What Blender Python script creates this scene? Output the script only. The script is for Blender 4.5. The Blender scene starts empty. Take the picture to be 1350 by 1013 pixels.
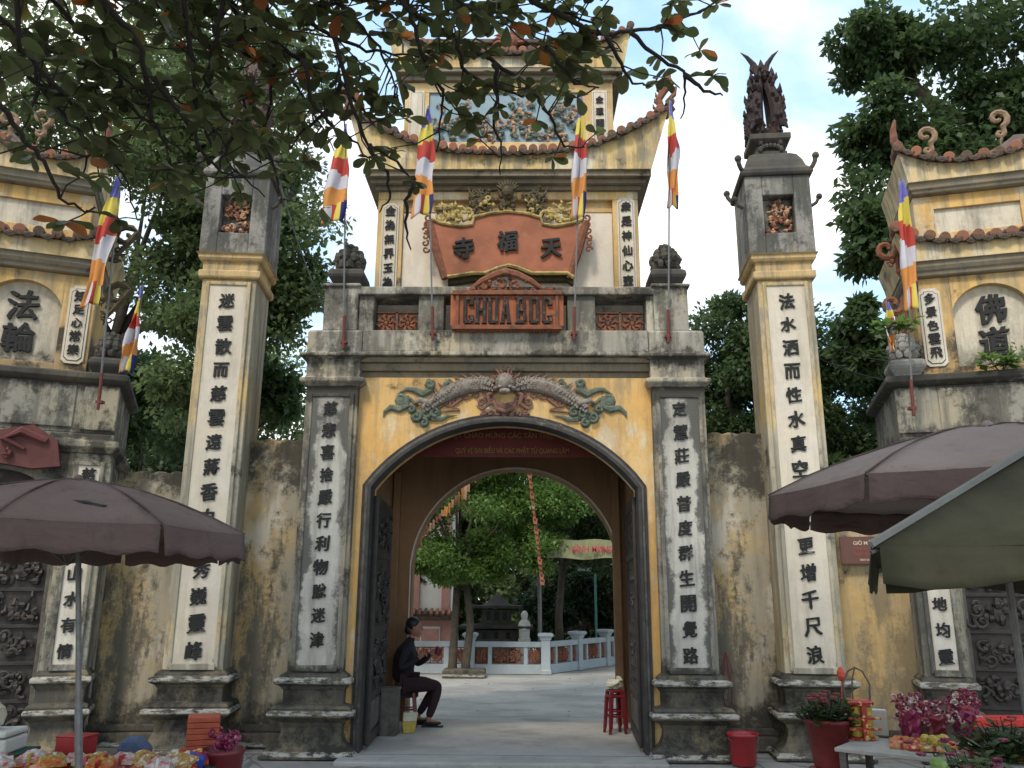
import bpy, math, random
import numpy as np
from mathutils import Vector, Matrix
R = math.radians
SC = bpy.context.scene
COL = SC.collection

# ---------------------------------------------------------------- camera
cam_d = bpy.data.cameras.new('camera')
cam = bpy.data.objects.new('camera', cam_d); COL.objects.link(cam); SC.camera = cam
cam_d.sensor_fit = 'HORIZONTAL'; cam_d.sensor_width = 36; cam_d.lens = 1100 / 1350 * 36
cam_d.clip_start = .05; cam_d.clip_end = 800
pit, yaw, rol = R(14.385), R(-.757), R(.322)
f0 = Vector((math.sin(yaw), math.cos(yaw), 0)); r0 = Vector((math.cos(yaw), -math.sin(yaw), 0)); Z = Vector((0, 0, 1))
fw = f0 * math.cos(pit) + Z * math.sin(pit); up = -f0 * math.sin(pit) + Z * math.cos(pit)
rr = r0 * math.cos(rol) + up * math.sin(rol); uu = -r0 * math.sin(rol) + up * math.cos(rol)
cam.matrix_world = Matrix(((rr.x, uu.x, -fw.x, .205), (rr.y, uu.y, -fw.y, -9.284), (rr.z, uu.z, -fw.z, 1.6), (0, 0, 0, 1)))

# ---------------------------------------------------------------- world and sun
SUN_EL = R(52); S = Vector((-.42, -.9, 0)).normalized() * math.cos(SUN_EL) + Z * math.sin(SUN_EL)
W = bpy.data.worlds.new('World'); SC.world = W; W.use_nodes = True
nt = W.node_tree; nt.nodes.clear()
def wn(t, **k):
    n = nt.nodes.new(t)
    for a, b in k.items(): setattr(n, a, b)
    return n
wo = wn('ShaderNodeOutputWorld'); bg = wn('ShaderNodeBackground'); bg.inputs[1].default_value = .125
sky = wn('ShaderNodeTexSky', sky_type='NISHITA', sun_disc=False, sun_elevation=SUN_EL, sun_rotation=math.atan2(S.x, S.y) % (2 * math.pi))
sky.air_density = 1.0; sky.dust_density = 2.0
tc = wn('ShaderNodeTexCoord'); mp = wn('ShaderNodeMapping'); mp.inputs['Scale'].default_value = (1, 1, 1.7); mp.inputs['Location'].default_value = (.35, .1, .55)
ns = wn('ShaderNodeTexNoise'); ns.inputs['Scale'].default_value = 2.1; ns.inputs['Detail'].default_value = 9; ns.inputs['Roughness'].default_value = .52; ns.inputs['Distortion'].default_value = .25
mr = wn('ShaderNodeMapRange'); mr.interpolation_type = 'SMOOTHSTEP'; mr.inputs[1].default_value = .42; mr.inputs[2].default_value = .61
n2 = wn('ShaderNodeTexNoise'); n2.inputs['Scale'].default_value = 4.5; n2.inputs['Detail'].default_value = 6
r2 = wn('ShaderNodeMapRange'); r2.inputs[3].default_value = 7.6; r2.inputs[4].default_value = 12.0
cc = wn('ShaderNodeCombineColor'); mx = wn('ShaderNodeMix', data_type='RGBA')
L = nt.links.new
L(tc.outputs['Generated'], mp.inputs[0]); L(mp.outputs[0], ns.inputs['Vector']); L(mp.outputs[0], n2.inputs['Vector'])
L(ns.outputs['Fac'], mr.inputs[0]); L(n2.outputs['Fac'], r2.inputs[0])
for i, k_ in enumerate((1.0, .985, .95)):
    mm_ = wn('ShaderNodeMath', operation='MULTIPLY'); mm_.inputs[1].default_value = k_; L(r2.outputs[0], mm_.inputs[0]); L(mm_.outputs[0], cc.inputs[i])
sb = wn('ShaderNodeMix', data_type='RGBA', blend_type='ADD'); sb.inputs[0].default_value = 1; sb.inputs[7].default_value = (2.3, 3.7, 4.9, 1)
L(sky.outputs[0], sb.inputs[6]); L(mr.outputs[0], mx.inputs[0]); L(sb.outputs[2], mx.inputs[6]); L(cc.outputs[0], mx.inputs[7]); L(mx.outputs[2], bg.inputs[0]); L(bg.outputs[0], wo.inputs[0])
sd = bpy.data.lights.new('sun', 'SUN'); sd.energy = 2.0; sd.angle = R(11); sd.color = (1, .92, .80)
sun = bpy.data.objects.new('sun', sd); COL.objects.link(sun); sun.rotation_euler = S.to_track_quat('Z', 'Y').to_euler()
SC.view_settings.view_transform = 'Standard'; SC.view_settings.look = 'None'; SC.view_settings.gamma = 1; SC.view_settings.use_curve_mapping = False
SC.view_settings.exposure = 0.42

# ---------------------------------------------------------------- materials
class NT:
    def __init__(s, name):
        s.m = bpy.data.materials.new(name); s.m.use_nodes = True; s.t = s.m.node_tree; s.n = s.t.nodes
        s.b = s.n['Principled BSDF']; s.o = s.n['Material Output']
        s.vec = s.n.new('ShaderNodeTexCoord').outputs['Object']
    def put(s, sock, v):
        if isinstance(v, bpy.types.NodeSocket): s.t.links.new(v, sock)
        elif isinstance(v, (tuple, list)) and len(v) == 3 and sock.type == 'RGBA': sock.default_value = (*v, 1)
        else: sock.default_value = v
    def map(s, sc=(1, 1, 1), loc=(0, 0, 0), rot=(0, 0, 0)):
        n = s.n.new('ShaderNodeMapping'); n.inputs['Scale'].default_value = sc; n.inputs['Location'].default_value = loc; n.inputs['Rotation'].default_value = rot
        s.t.links.new(s.vec, n.inputs[0]); return n.outputs[0]
    def noise(s, scale, detail=5, rough=.55, vec=None, dist=0.):
        n = s.n.new('ShaderNodeTexNoise'); n.inputs['Scale'].default_value = scale; n.inputs['Detail'].default_value = detail
        n.inputs['Roughness'].default_value = rough; n.inputs['Distortion'].default_value = dist
        s.t.links.new(vec if vec is not None else s.vec, n.inputs['Vector']); return n.outputs['Fac']
    def voro(s, scale, feat='F1', vec=None, out='Distance'):
        n = s.n.new('ShaderNodeTexVoronoi'); n.feature = feat; n.inputs['Scale'].default_value = scale
        s.t.links.new(vec if vec is not None else s.vec, n.inputs['Vector']); return n.outputs[out]
    def rg(s, v, a, b, c=0., d=1.):
        n = s.n.new('ShaderNodeMapRange'); n.interpolation_type = 'SMOOTHSTEP'
        for i, x in enumerate((v, a, b, c, d)): s.put(n.inputs[i], x)
        return n.outputs[0]
    def ma(s, op, a, b=0.):
        n = s.n.new('ShaderNodeMath'); n.operation = op; s.put(n.inputs[0], a); s.put(n.inputs[1], b); return n.outputs[0]
    def mix(s, f, a, b, bt='MIX'):
        n = s.n.new('ShaderNodeMix'); n.data_type = 'RGBA'; n.blend_type = bt
        s.put(n.inputs[0], f); s.put(n.inputs[6], a); s.put(n.inputs[7], b); return n.outputs[2]
    def xyz(s):
        n = s.n.new('ShaderNodeSeparateXYZ'); s.t.links.new(s.vec, n.inputs[0]); return n.outputs
    def bump(s, h, st=.3, d=.02):
        n = s.n.new('ShaderNodeBump'); n.inputs['Strength'].default_value = st; n.inputs['Distance'].default_value = d
        s.put(n.inputs['Height'], h); s.t.links.new(n.outputs[0], s.b.inputs['Normal'])
    def fin(s, col, rough=.85, spec=.3):
        s.put(s.b.inputs['Base Color'], col); s.put(s.b.inputs['Roughness'], rough); s.b.inputs['Specular IOR Level'].default_value = spec; return s.m

def plaster(name, base, alt, streak=.5, mould=.55, dark=(.045, .042, .035), sc=(.16, .15, .12), bands=(), edges=(), pale=None, fine=.35, seed=0., wear=(), blot=.5, bc=None):
    """weathered lime plaster; mould: lower = more black growth. bands: (z0,z1,amount); edges: (|x| centre, half width, amount)"""
    g = NT(name); off = g.map(loc=(seed, seed * .7, seed * .3))
    c = g.mix(g.rg(g.noise(.9, 6, .6, off), .40, .62), base, alt)
    c = g.mix(g.rg(g.noise(6, 5, .6, off), .3, .75, 0, .3), c, tuple(x * .62 for x in base))
    if pale: c = g.mix(g.rg(g.noise(1.7, 8, .68, g.map(loc=(seed + 5, 1, 2), sc=(1.2, 1.2, .6))), .50, .62, 0, .85), c, pale)
    st = g.noise(1., 8, .68, g.map((8, 8, .62), (seed, 0, seed)))
    st2 = g.noise(1., 9, .7, g.map((2.2, 2.2, .55), (seed + 3, 0, seed)))
    st2 = g.ma('ADD', st2, g.ma('MULTIPLY', g.ma('SUBTRACT', g.noise(14, 10, .8, off), .5), .35))
    c = g.mix(g.rg(st2, .46, .58, 0, min(1, blot * .85)), c, bc or tuple((a * .35 + b * .65) for a, b in zip(base, sc)))
    mo = g.noise(2.3, 13, .74, off)
    if bands or edges:
        o = g.xyz()
        wob = g.ma('MULTIPLY', g.ma('SUBTRACT', g.noise(5, 6, .6, g.map((1.6, 1.6, .35))), .5), .5)
        zz = g.ma('ADD', o[2], wob)
        for z0, z1, am in bands:
            w = min(.12, (z1 - z0) / 2)
            b = g.ma('MULTIPLY', g.rg(zz, z0 - .06, z0 + w), g.rg(zz, z1 + .06, z1 - w))
            b = g.ma('MULTIPLY', b, am); mo = g.ma('ADD', mo, b); st = g.ma('ADD', st, g.ma('MULTIPLY', b, .7))
        for cx, hw, am in edges:
            ax = g.ma('ABSOLUTE', g.ma('SUBTRACT', g.ma('ABSOLUTE', o[0]), cx))
            w2 = g.ma('MULTIPLY', g.ma('SUBTRACT', g.noise(3.2, 7, .65), .5), .22)
            b = g.ma('MULTIPLY', g.rg(g.ma('ADD', ax, w2), hw * .35, hw), am)
            mo = g.ma('ADD', mo, b)
    c = g.mix(g.rg(st, .47, .66, 0, streak), c, sc)
    fn = g.noise(34, 9, .82, off)
    c = g.mix(g.rg(fn, .52, .72, 0, fine), c, sc)
    mm = g.rg(g.ma('ADD', mo, g.ma('MULTIPLY', g.ma('SUBTRACT', fn, .5), .16)), mould, mould + .14, 0, .9)
    c = g.mix(mm, c, dark)
    for z0, z1 in wear:
        oz = g.xyz()[2]; bw = g.ma('MULTIPLY', g.rg(oz, z0, z0 + .01), g.rg(oz, z1, z1 - .01))
        c = g.mix(g.ma('MULTIPLY', bw, g.rg(g.noise(7, 9, .75, g.map((1, 1, 3))), .44, .56, 0, .85)), c, (.46, .44, .38))
    g.bump(g.ma('ADD', g.ma('MULTIPLY', fn, .6), g.ma('ADD', g.noise(3, 5, .6, off), g.ma('MULTIPLY', mm, -.25))), .45, .018)
    return g.fin(c, .9, .22)

def simple(name, col, rough=.6, var=.25, scale=12, spec=.4, bump=.12, metal=0., dirt=None, dthr=.56):
    g = NT(name); c = g.mix(g.rg(g.noise(scale, 6, .65), .3, .7, 0, 1), col, tuple(x * (1 - var) for x in col))
    if dirt: c = g.mix(g.rg(g.noise(scale * .4, 11, .75), dthr, dthr + .12, 0, .85), c, dirt)
    g.bump(g.noise(scale * 3, 6, .7), bump, .01); g.b.inputs['Metallic'].default_value = metal
    return g.fin(c, rough, spec)

def leafmat(name, c1, c2, c3=None, p3=.96, trans=.45, rough=.45):
    g = NT(name); ge = g.n.new('ShaderNodeNewGeometry'); oi = g.n.new('ShaderNodeObjectInfo'); rnd = g.ma('FRACT', g.ma('ADD', ge.outputs['Random Per Island'], oi.outputs['Random']))
    c = g.mix(rnd, c1, c2)
    if c3: c = g.mix(g.ma('GREATER_THAN', g.ma('FRACT', g.ma('MULTIPLY', rnd, 7.31)), p3), c, c3)
    g.fin(c, rough, .35)
    tr = g.n.new('ShaderNodeBsdfTranslucent'); g.put(tr.inputs[0], g.mix(.5, c, tuple(min(1, x * 1.5) for x in c2)))
    ms = g.n.new('ShaderNodeMixShader'); ms.inputs[0].default_value = trans
    g.t.links.new(g.b.outputs[0], ms.inputs[1]); g.t.links.new(tr.outputs[0], ms.inputs[2]); g.t.links.new(ms.outputs[0], g.o.inputs[0])
    return g.m

OCH = (.69, .405, .135); OCH2 = (.70, .52, .27); CRM = (.70, .63, .50); GRY = (.36, .34, .29); GRY2 = (.46, .43, .36)
M = {}
M['facade'] = plaster('ochre_facade', OCH, (.70, .47, .20), .35, .68, pale=(.66, .58, .42), bands=((3.85, 4.1, .15), (-.1, .5, .12)), fine=.2)
M['wing'] = plaster('wing_wall_plaster', (.52, .36, .15), (.33, .30, .23), .5, .52, blot=1.1, bc=(.095, .09, .072), pale=(.50, .46, .38), bands=((2.7, 3.7, .12), (-.2, .55, .12)), fine=.4, seed=3)
M['wingr'] = plaster('ochre_wing_plaster', (.60, .40, .16), (.46, .36, .21), .5, .56, blot=.8, bc=(.17, .15, .105), pale=(.56, .50, .38), bands=((2.8, 3.7, .12), (-.2, .5, .12)), fine=.35, seed=33)
M['pillar'] = plaster('grey_pillar_plaster', (.26, .245, .205), (.36, .31, .22), .85, .52, blot=1.1, bc=(.085, .08, .07), bands=((3.7, 4.1, .16), (.7, .95, .12)), fine=.5, seed=7)
M['inpanel'] = plaster('stained_inscription_panel', (.55, .52, .45), (.46, .44, .38), .6, .60, dark=(.085, .083, .073), sc=(.2, .19, .165), edges=((1.975, .235, .25),), bands=((3.3, 3.95, .14),), fine=.3, seed=2)
M['tallpanel'] = plaster('cream_inscription_panel', (.70, .64, .54), (.66, .58, .45), .42, .635, blot=.45, sc=(.36, .31, .22), bands=((.8, 1.0, .12),), fine=.15, seed=4)
M['tallshaft'] = plaster('tall_pillar_plaster', (.48, .43, .32), (.62, .44, .19), .7, .59, blot=.9, bands=((.6, 1.4, .06), (2.2, 3.4, .06)), fine=.35, seed=11)
M['pillaryel'] = plaster('tall_pillar_capital', (.62, .44, .21), (.54, .37, .16), .65, .61, fine=.35, seed=12)
M['plinth'] = plaster('blackened_plinth', (.11, .10, .078), (.27, .21, .12), .85, .46, blot=1., wear=((.715, .785), (.405, .46), (.02, .075)), dark=(.028, .027, .023), sc=(.07, .065, .055), fine=.6, seed=5)
M['stone'] = plaster('grey_cement', (.34, .315, .265), (.45, .38, .26), .85, .515, blot=1.05, bc=(.11, .105, .09), bands=((4.22, 4.36, .1), (4.92, 5.2, .05)), pale=(.50, .48, .38), fine=.5, seed=8)
M['box'] = plaster('lantern_box_cement', (.30, .285, .25), (.22, .21, .185), .85, .50, blot=1.1, bc=(.08, .08, .072), dark=(.055, .055, .05), fine=.45, seed=15)
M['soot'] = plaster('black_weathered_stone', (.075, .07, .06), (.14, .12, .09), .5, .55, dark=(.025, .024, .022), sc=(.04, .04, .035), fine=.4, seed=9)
M['pav'] = plaster('pavilion_ochre', (.70, .45, .17), (.72, .51, .25), .35, .72, pale=(.66, .56, .38), bands=((5.0, 5.7, .24),), fine=.12, seed=10)
M['pavcream'] = plaster('pavilion_cream_wall', (.74, .66, .54), (.70, .61, .48), .15, .80, sc=(.45, .38, .28), fine=.1, seed=13)
M['fascia'] = plaster('eave_fascia_plaster', (.69, .50, .22), (.62, .41, .15), .7, .61, blot=.8, pale=(.66, .60, .46), bands=((7.12, 7.36, .09), (8.85, 9.1, .08)), fine=.2, seed=14)
M['cornice'] = plaster('cornice_cement', (.30, .25, .17), (.22, .18, .12), .75, .53, blot=1., fine=.3, seed=16)
M['side'] = plaster('side_gate_ochre', (.68, .42, .14), (.68, .48, .22), .55, .62, bands=((4.0, 4.6, .20), (4.8, 5.35, .05)), pale=(.62, .56, .42), fine=.25, seed=17)
M['sidegrey'] = plaster('side_gate_cement', (.30, .285, .24), (.38, .33, .23), .9, .50, blot=1.15, bc=(.10, .095, .08), bands=((3.15, 3.5, .1), (3.85, 4.2, .16)), fine=.5, seed=18)
M['sidecream'] = plaster('side_gate_cream', (.66, .59, .46), (.58, .51, .39), .5, .66, blot=.7, bands=((4.0, 4.4, .22),), fine=.2, seed=19)
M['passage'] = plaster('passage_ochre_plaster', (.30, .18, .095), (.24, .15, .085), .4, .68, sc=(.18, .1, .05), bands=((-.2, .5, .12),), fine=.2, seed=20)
M['letter'] = simple('weathered_black_letters', (.030, .028, .026), .8, .5, 22, dirt=(.16, .10, .07), dthr=.52)
M['red3'] = simple('dark_stool_red', (.15, .012, .018), .4, .3, 4, spec=.5, bump=.02)
M['ink'] = simple('black_character_paint', (.020, .020, .019), .75, .3, 16, dirt=(.26, .25, .22), dthr=.60)
M['frame'] = simple('dark_arch_moulding', (.050, .046, .040), .7, .5, 9, dirt=(.26, .24, .20), dthr=.60)
M['terra'] = simple('terracotta_board', (.38, .135, .07), .8, .3, 4, dirt=(.36, .19, .10), dthr=.57)
M['terrab'] = simple('aged_terracotta_name_board', (.40, .12, .05), .8, .4, 7, dirt=(.10, .05, .03), dthr=.55)
M['terrad'] = simple('old_terracotta', (.25, .095, .05), .85, .45, 14, dirt=(.06, .05, .04), dthr=.52)
M['tile2'] = simple('mossy_clay_tile', (.15, .10, .07), .9, .4, 10, dirt=(.05, .048, .04), dthr=.48)
g = NT('clay_roof_tile'); oi = g.n.new('ShaderNodeObjectInfo').outputs['Random']; c = g.mix(oi, (.32, .135, .08), (.17, .095, .065)); c = g.mix(g.rg(g.ma('ADD', g.noise(9, 9, .75), g.ma('MULTIPLY', g.ma('SUBTRACT', oi, .5), .16)), .46, .58, 0, .9), c, (.07, .065, .05)); c = g.mix(g.rg(g.noise(30, 6, .8), .55, .7, 0, .5), c, (.34, .30, .22)); g.bump(g.noise(30, 6, .7), .4, .01); M['tile'] = g.fin(c, .88, .2)
M['curl'] = simple('tan_ridge_relief', (.33, .215, .13), .85, .5, 14, dirt=(.10, .08, .06), dthr=.52)
M['gold'] = simple('yellow_relief', (.50, .37, .12), .7, .5, 14, dirt=(.12, .09, .035), dthr=.5)
M['golddark'] = simple('dark_relief', (.10, .075, .035), .8, .5, 14, dirt=(.3, .22, .08), dthr=.58)
M['dragon'] = simple('dragon_scale_relief', (.29, .25, .205), .75, .5, 18, dirt=(.15, .095, .07), dthr=.53)
M['dragonred'] = simple('dragon_red_relief', (.23, .115, .085), .8, .4, 16, dirt=(.1, .08, .06), dthr=.52)
M['cloud'] = simple('green_cloud_relief', (.135, .165, .12), .85, .45, 15, dirt=(.22, .20, .14), dthr=.55)
M['peach'] = simple('peach_relief', (.50, .30, .18), .85, .35, 12, dirt=(.15, .1, .07), dthr=.52)
M['door'] = simple('black_carved_wood', (.048, .038, .032), .55, .5, 8, dirt=(.12, .105, .09), dthr=.57)
M['doorframe'] = simple('weathered_door_wood', (.13, .115, .095), .7, .4, 9, dirt=(.05, .045, .04), dthr=.5)
M['iron'] = simple('dull_steel_pole', (.20, .19, .18), .45, .3, 20, metal=.5)
M['rust'] = simple('red_flag_holder', (.16, .035, .022), .6, .4, 20)
M['wire'] = simple('black_cable', (.03, .03, .03), .6)
M['brown'] = simple('brown_parasol_cloth', (.185, .128, .110), .9, .3, 2.2, spec=.15)
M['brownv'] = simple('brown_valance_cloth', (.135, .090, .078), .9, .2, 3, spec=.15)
def clothm(name, c, d, f):
    g = NT(name); k = g.mix(g.rg(g.noise(1.3, 7, .65), .35, .65), c, f); k = g.mix(g.rg(g.noise(3.5, 12, .78), .55, .68, 0, .55), k, d); k = g.mix(g.rg(g.noise(1., 8, .7, g.map((5, 5, 1.2))), .54, .68, 0, .4), k, d)
    g.bump(g.ma('ADD', g.noise(4.5, 5, .55, g.map((1, 1, 2.2)), .6), g.ma('MULTIPLY', g.noise(120, 3, .6), .06)), .55, .05); g.fin(k, .92, .12)
    tr = g.n.new('ShaderNodeBsdfTranslucent'); g.put(tr.inputs[0], k); ms = g.n.new('ShaderNodeMixShader'); ms.inputs[0].default_value = .12; g.t.links.new(g.b.outputs[0], ms.inputs[1]); g.t.links.new(tr.outputs[0], ms.inputs[2]); g.t.links.new(ms.outputs[0], g.o.inputs[0]); return g.m
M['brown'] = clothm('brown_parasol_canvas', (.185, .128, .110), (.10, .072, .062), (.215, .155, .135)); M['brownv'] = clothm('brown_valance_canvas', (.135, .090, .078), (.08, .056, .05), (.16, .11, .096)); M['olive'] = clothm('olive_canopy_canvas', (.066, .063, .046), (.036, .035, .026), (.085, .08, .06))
M['brown_lit'] = clothm('sunlit_brown_canvas', (.31, .24, .205), (.19, .145, .125), (.35, .275, .24))  # same brown cloth, colour lightened because this parasol is more strongly lit
M['rib'] = simple('parasol_rib', (.12, .12, .12), .4, .2, metal=.5)
M['olive'] = simple('olive_canopy_cloth', (.062, .060, .038), .9, .3, 4, spec=.1, dirt=(.040, .038, .026), dthr=.56)
M['greyhem'] = simple('grey_canopy_hem', (.17, .17, .155), .85, .2, 6)
M['bark'] = simple('tree_bark', (.11, .085, .06), .95, .5, 8, bump=.6, dirt=(.05, .045, .035), dthr=.5)
M['twig'] = simple('dark_twig_bark', (.035, .028, .022), .95, .4, 20)
M['leaf_a'] = leafmat('almond_leaf', (.046, .064, .024), (.12, .138, .05), None, .95, .42)
M['leaf_r'] = leafmat('red_almond_leaf', (.25, .06, .02), (.33, .12, .03), None, .95, .5)
M['leaf_y'] = leafmat('yellow_almond_leaf', (.20, .15, .03), (.16, .14, .04), None, .95, .5)
M['leaf_a2'] = leafmat('brownish_almond_leaf', (.038, .048, .018), (.085, .088, .033), None, .95, .42)
M['leaf_3b'] = leafmat('pale_green_leaf', (.09, .14, .05), (.16, .22, .09))
M['red2'] = simple('deep_red_plastic', (.24, .012, .02), .35, .2, 4, spec=.5, bump=.02)
M['leaf_1'] = leafmat('fine_green_leaf', (.06, .10, .036), (.14, .18, .07))
M['leaf_2'] = leafmat('dark_green_leaf', (.032, .062, .022), (.075, .115, .04))
M['leaf_3'] = leafmat('bright_green_leaf', (.065, .135, .03), (.17, .27, .065))
M['leaf_4'] = leafmat('deep_green_leaf', (.018, .035, .018), (.035, .06, .024))
M['red'] = simple('red_plastic', (.34, .02, .024), .35, .2, 4, spec=.5, bump=.02)
M['dred'] = simple('dark_red_plastic', (.16, .015, .02), .4, .2, 4, spec=.5, bump=.02)
M['pink'] = simple('pink_foil', (.24, .02, .07), .3, .6, 24, dirt=(.5, .26, .33), dthr=.57)
def pack(name, c, c2, c3):
    g = NT(name); c = g.mix(g.rg(g.voro(38, 'F1'), .25, .45), c, c2); c = g.mix(g.rg(g.noise(26, 3, .6), .54, .60), c, c3); g.bump(g.noise(30, 3), .25, .01); return g.fin(c, .28, .5)
M['pred'] = pack('red_packet_print', (.30, .02, .02), (.30, .02, .02), (.55, .40, .12)); M['pyellow'] = pack('yellow_packet_print', (.42, .29, .07), (.36, .15, .04), (.5, .05, .03)); M['pwhite'] = pack('white_packet_print', (.5, .46, .42), (.38, .30, .28), (.45, .08, .06)); M['pgilt'] = pack('gold_packet_print', (.42, .28, .08), (.30, .16, .05), (.5, .45, .3)); M['pgreen'] = pack('green_packet_print', (.05, .2, .06), (.08, .3, .1), (.5, .45, .1)); M['ppink'] = pack('pink_packet_print', (.45, .05, .13), (.4, .12, .16), (.55, .5, .45)); M['porange'] = pack('orange_packet_print', (.46, .11, .03), (.5, .2, .05), (.55, .45, .2))
M['orange'] = simple('orange_red_card', (.46, .09, .04), .6, .3, 10)
M['yellow'] = simple('yellow_pack', (.48, .35, .06), .45, .3, 20)
M['gilt'] = simple('gold_can', (.55, .36, .06), .35, .4, 20, metal=.2)
M['white'] = simple('white_foam', (.55, .54, .49), .8, .1, 6)
M['pbag'] = simple('pale_plastic_bag', (.55, .52, .38), .4, .3, 9)
M['blue'] = simple('blue_plastic', (.03, .06, .32), .4, .2, 6)
M['green'] = simple('green_pack', (.03, .20, .06), .45, .3, 10)
M['greenveg'] = simple('cabbage_green', (.24, .36, .10), .6, .4, 15)
M['tabletop'] = simple('grey_table_top', (.38, .36, .32), .6, .3, 7)
M['tgreen'] = simple('dark_green_cloth', (.01, .07, .05), .8, .2, 6)
M['signb'] = simple('brown_sign_board', (.14, .06, .045), .5, .15, 6)
M['signt'] = simple('cream_sign_letters', (.72, .60, .42), .6, .05)
M['banner'] = simple('red_banner_cloth', (.11, .018, .014), .8, .2, 3)
M['bannert'] = simple('yellow_banner_letters', (.22, .12, .03), .7, .05)
M['ybanner'] = simple('yellow_banner_cloth', (.27, .28, .15), .8, .15, 3)
M['ybannert'] = simple('crimson_banner_letters', (.50, .03, .06), .7, .05)
M['balus'] = simple('blue_white_balustrade_paint', (.38, .43, .45), .75, .12, 6, dirt=(.25, .26, .24), dthr=.62)
M['bldg'] = simple('white_temple_wall', (.72, .68, .60), .85, .12, 3)
M['bldgred'] = simple('rose_temple_wall', (.50, .25, .19), .85, .2, 4)
M['skin'] = simple('person_skin', (.32, .17, .11), .55, .1, 8, bump=.03)
M['cloth'] = simple('black_jacket', (.018, .016, .02), .9, .2, 10)
M['trouser'] = simple('dark_maroon_trousers', (.030, .014, .018), .9, .2, 10)
M['hair'] = simple('black_hair', (.012, .011, .011), .5, .2, 30)
M['lampgreen'] = simple('green_lamp_post_paint', (.10, .30, .24), .5, .2, 6)
FL = {k: simple(k + '_flag_cloth', v, .8, .1, 5, spec=.2, bump=.03) for k, v in dict(blue=(.15, .14, .42), yellow=(.60, .49, .09), red=(.42, .06, .045), white=(.52, .50, .53), orange=(.58, .25, .07), navy=(.03, .03, .14)).items()}

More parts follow.
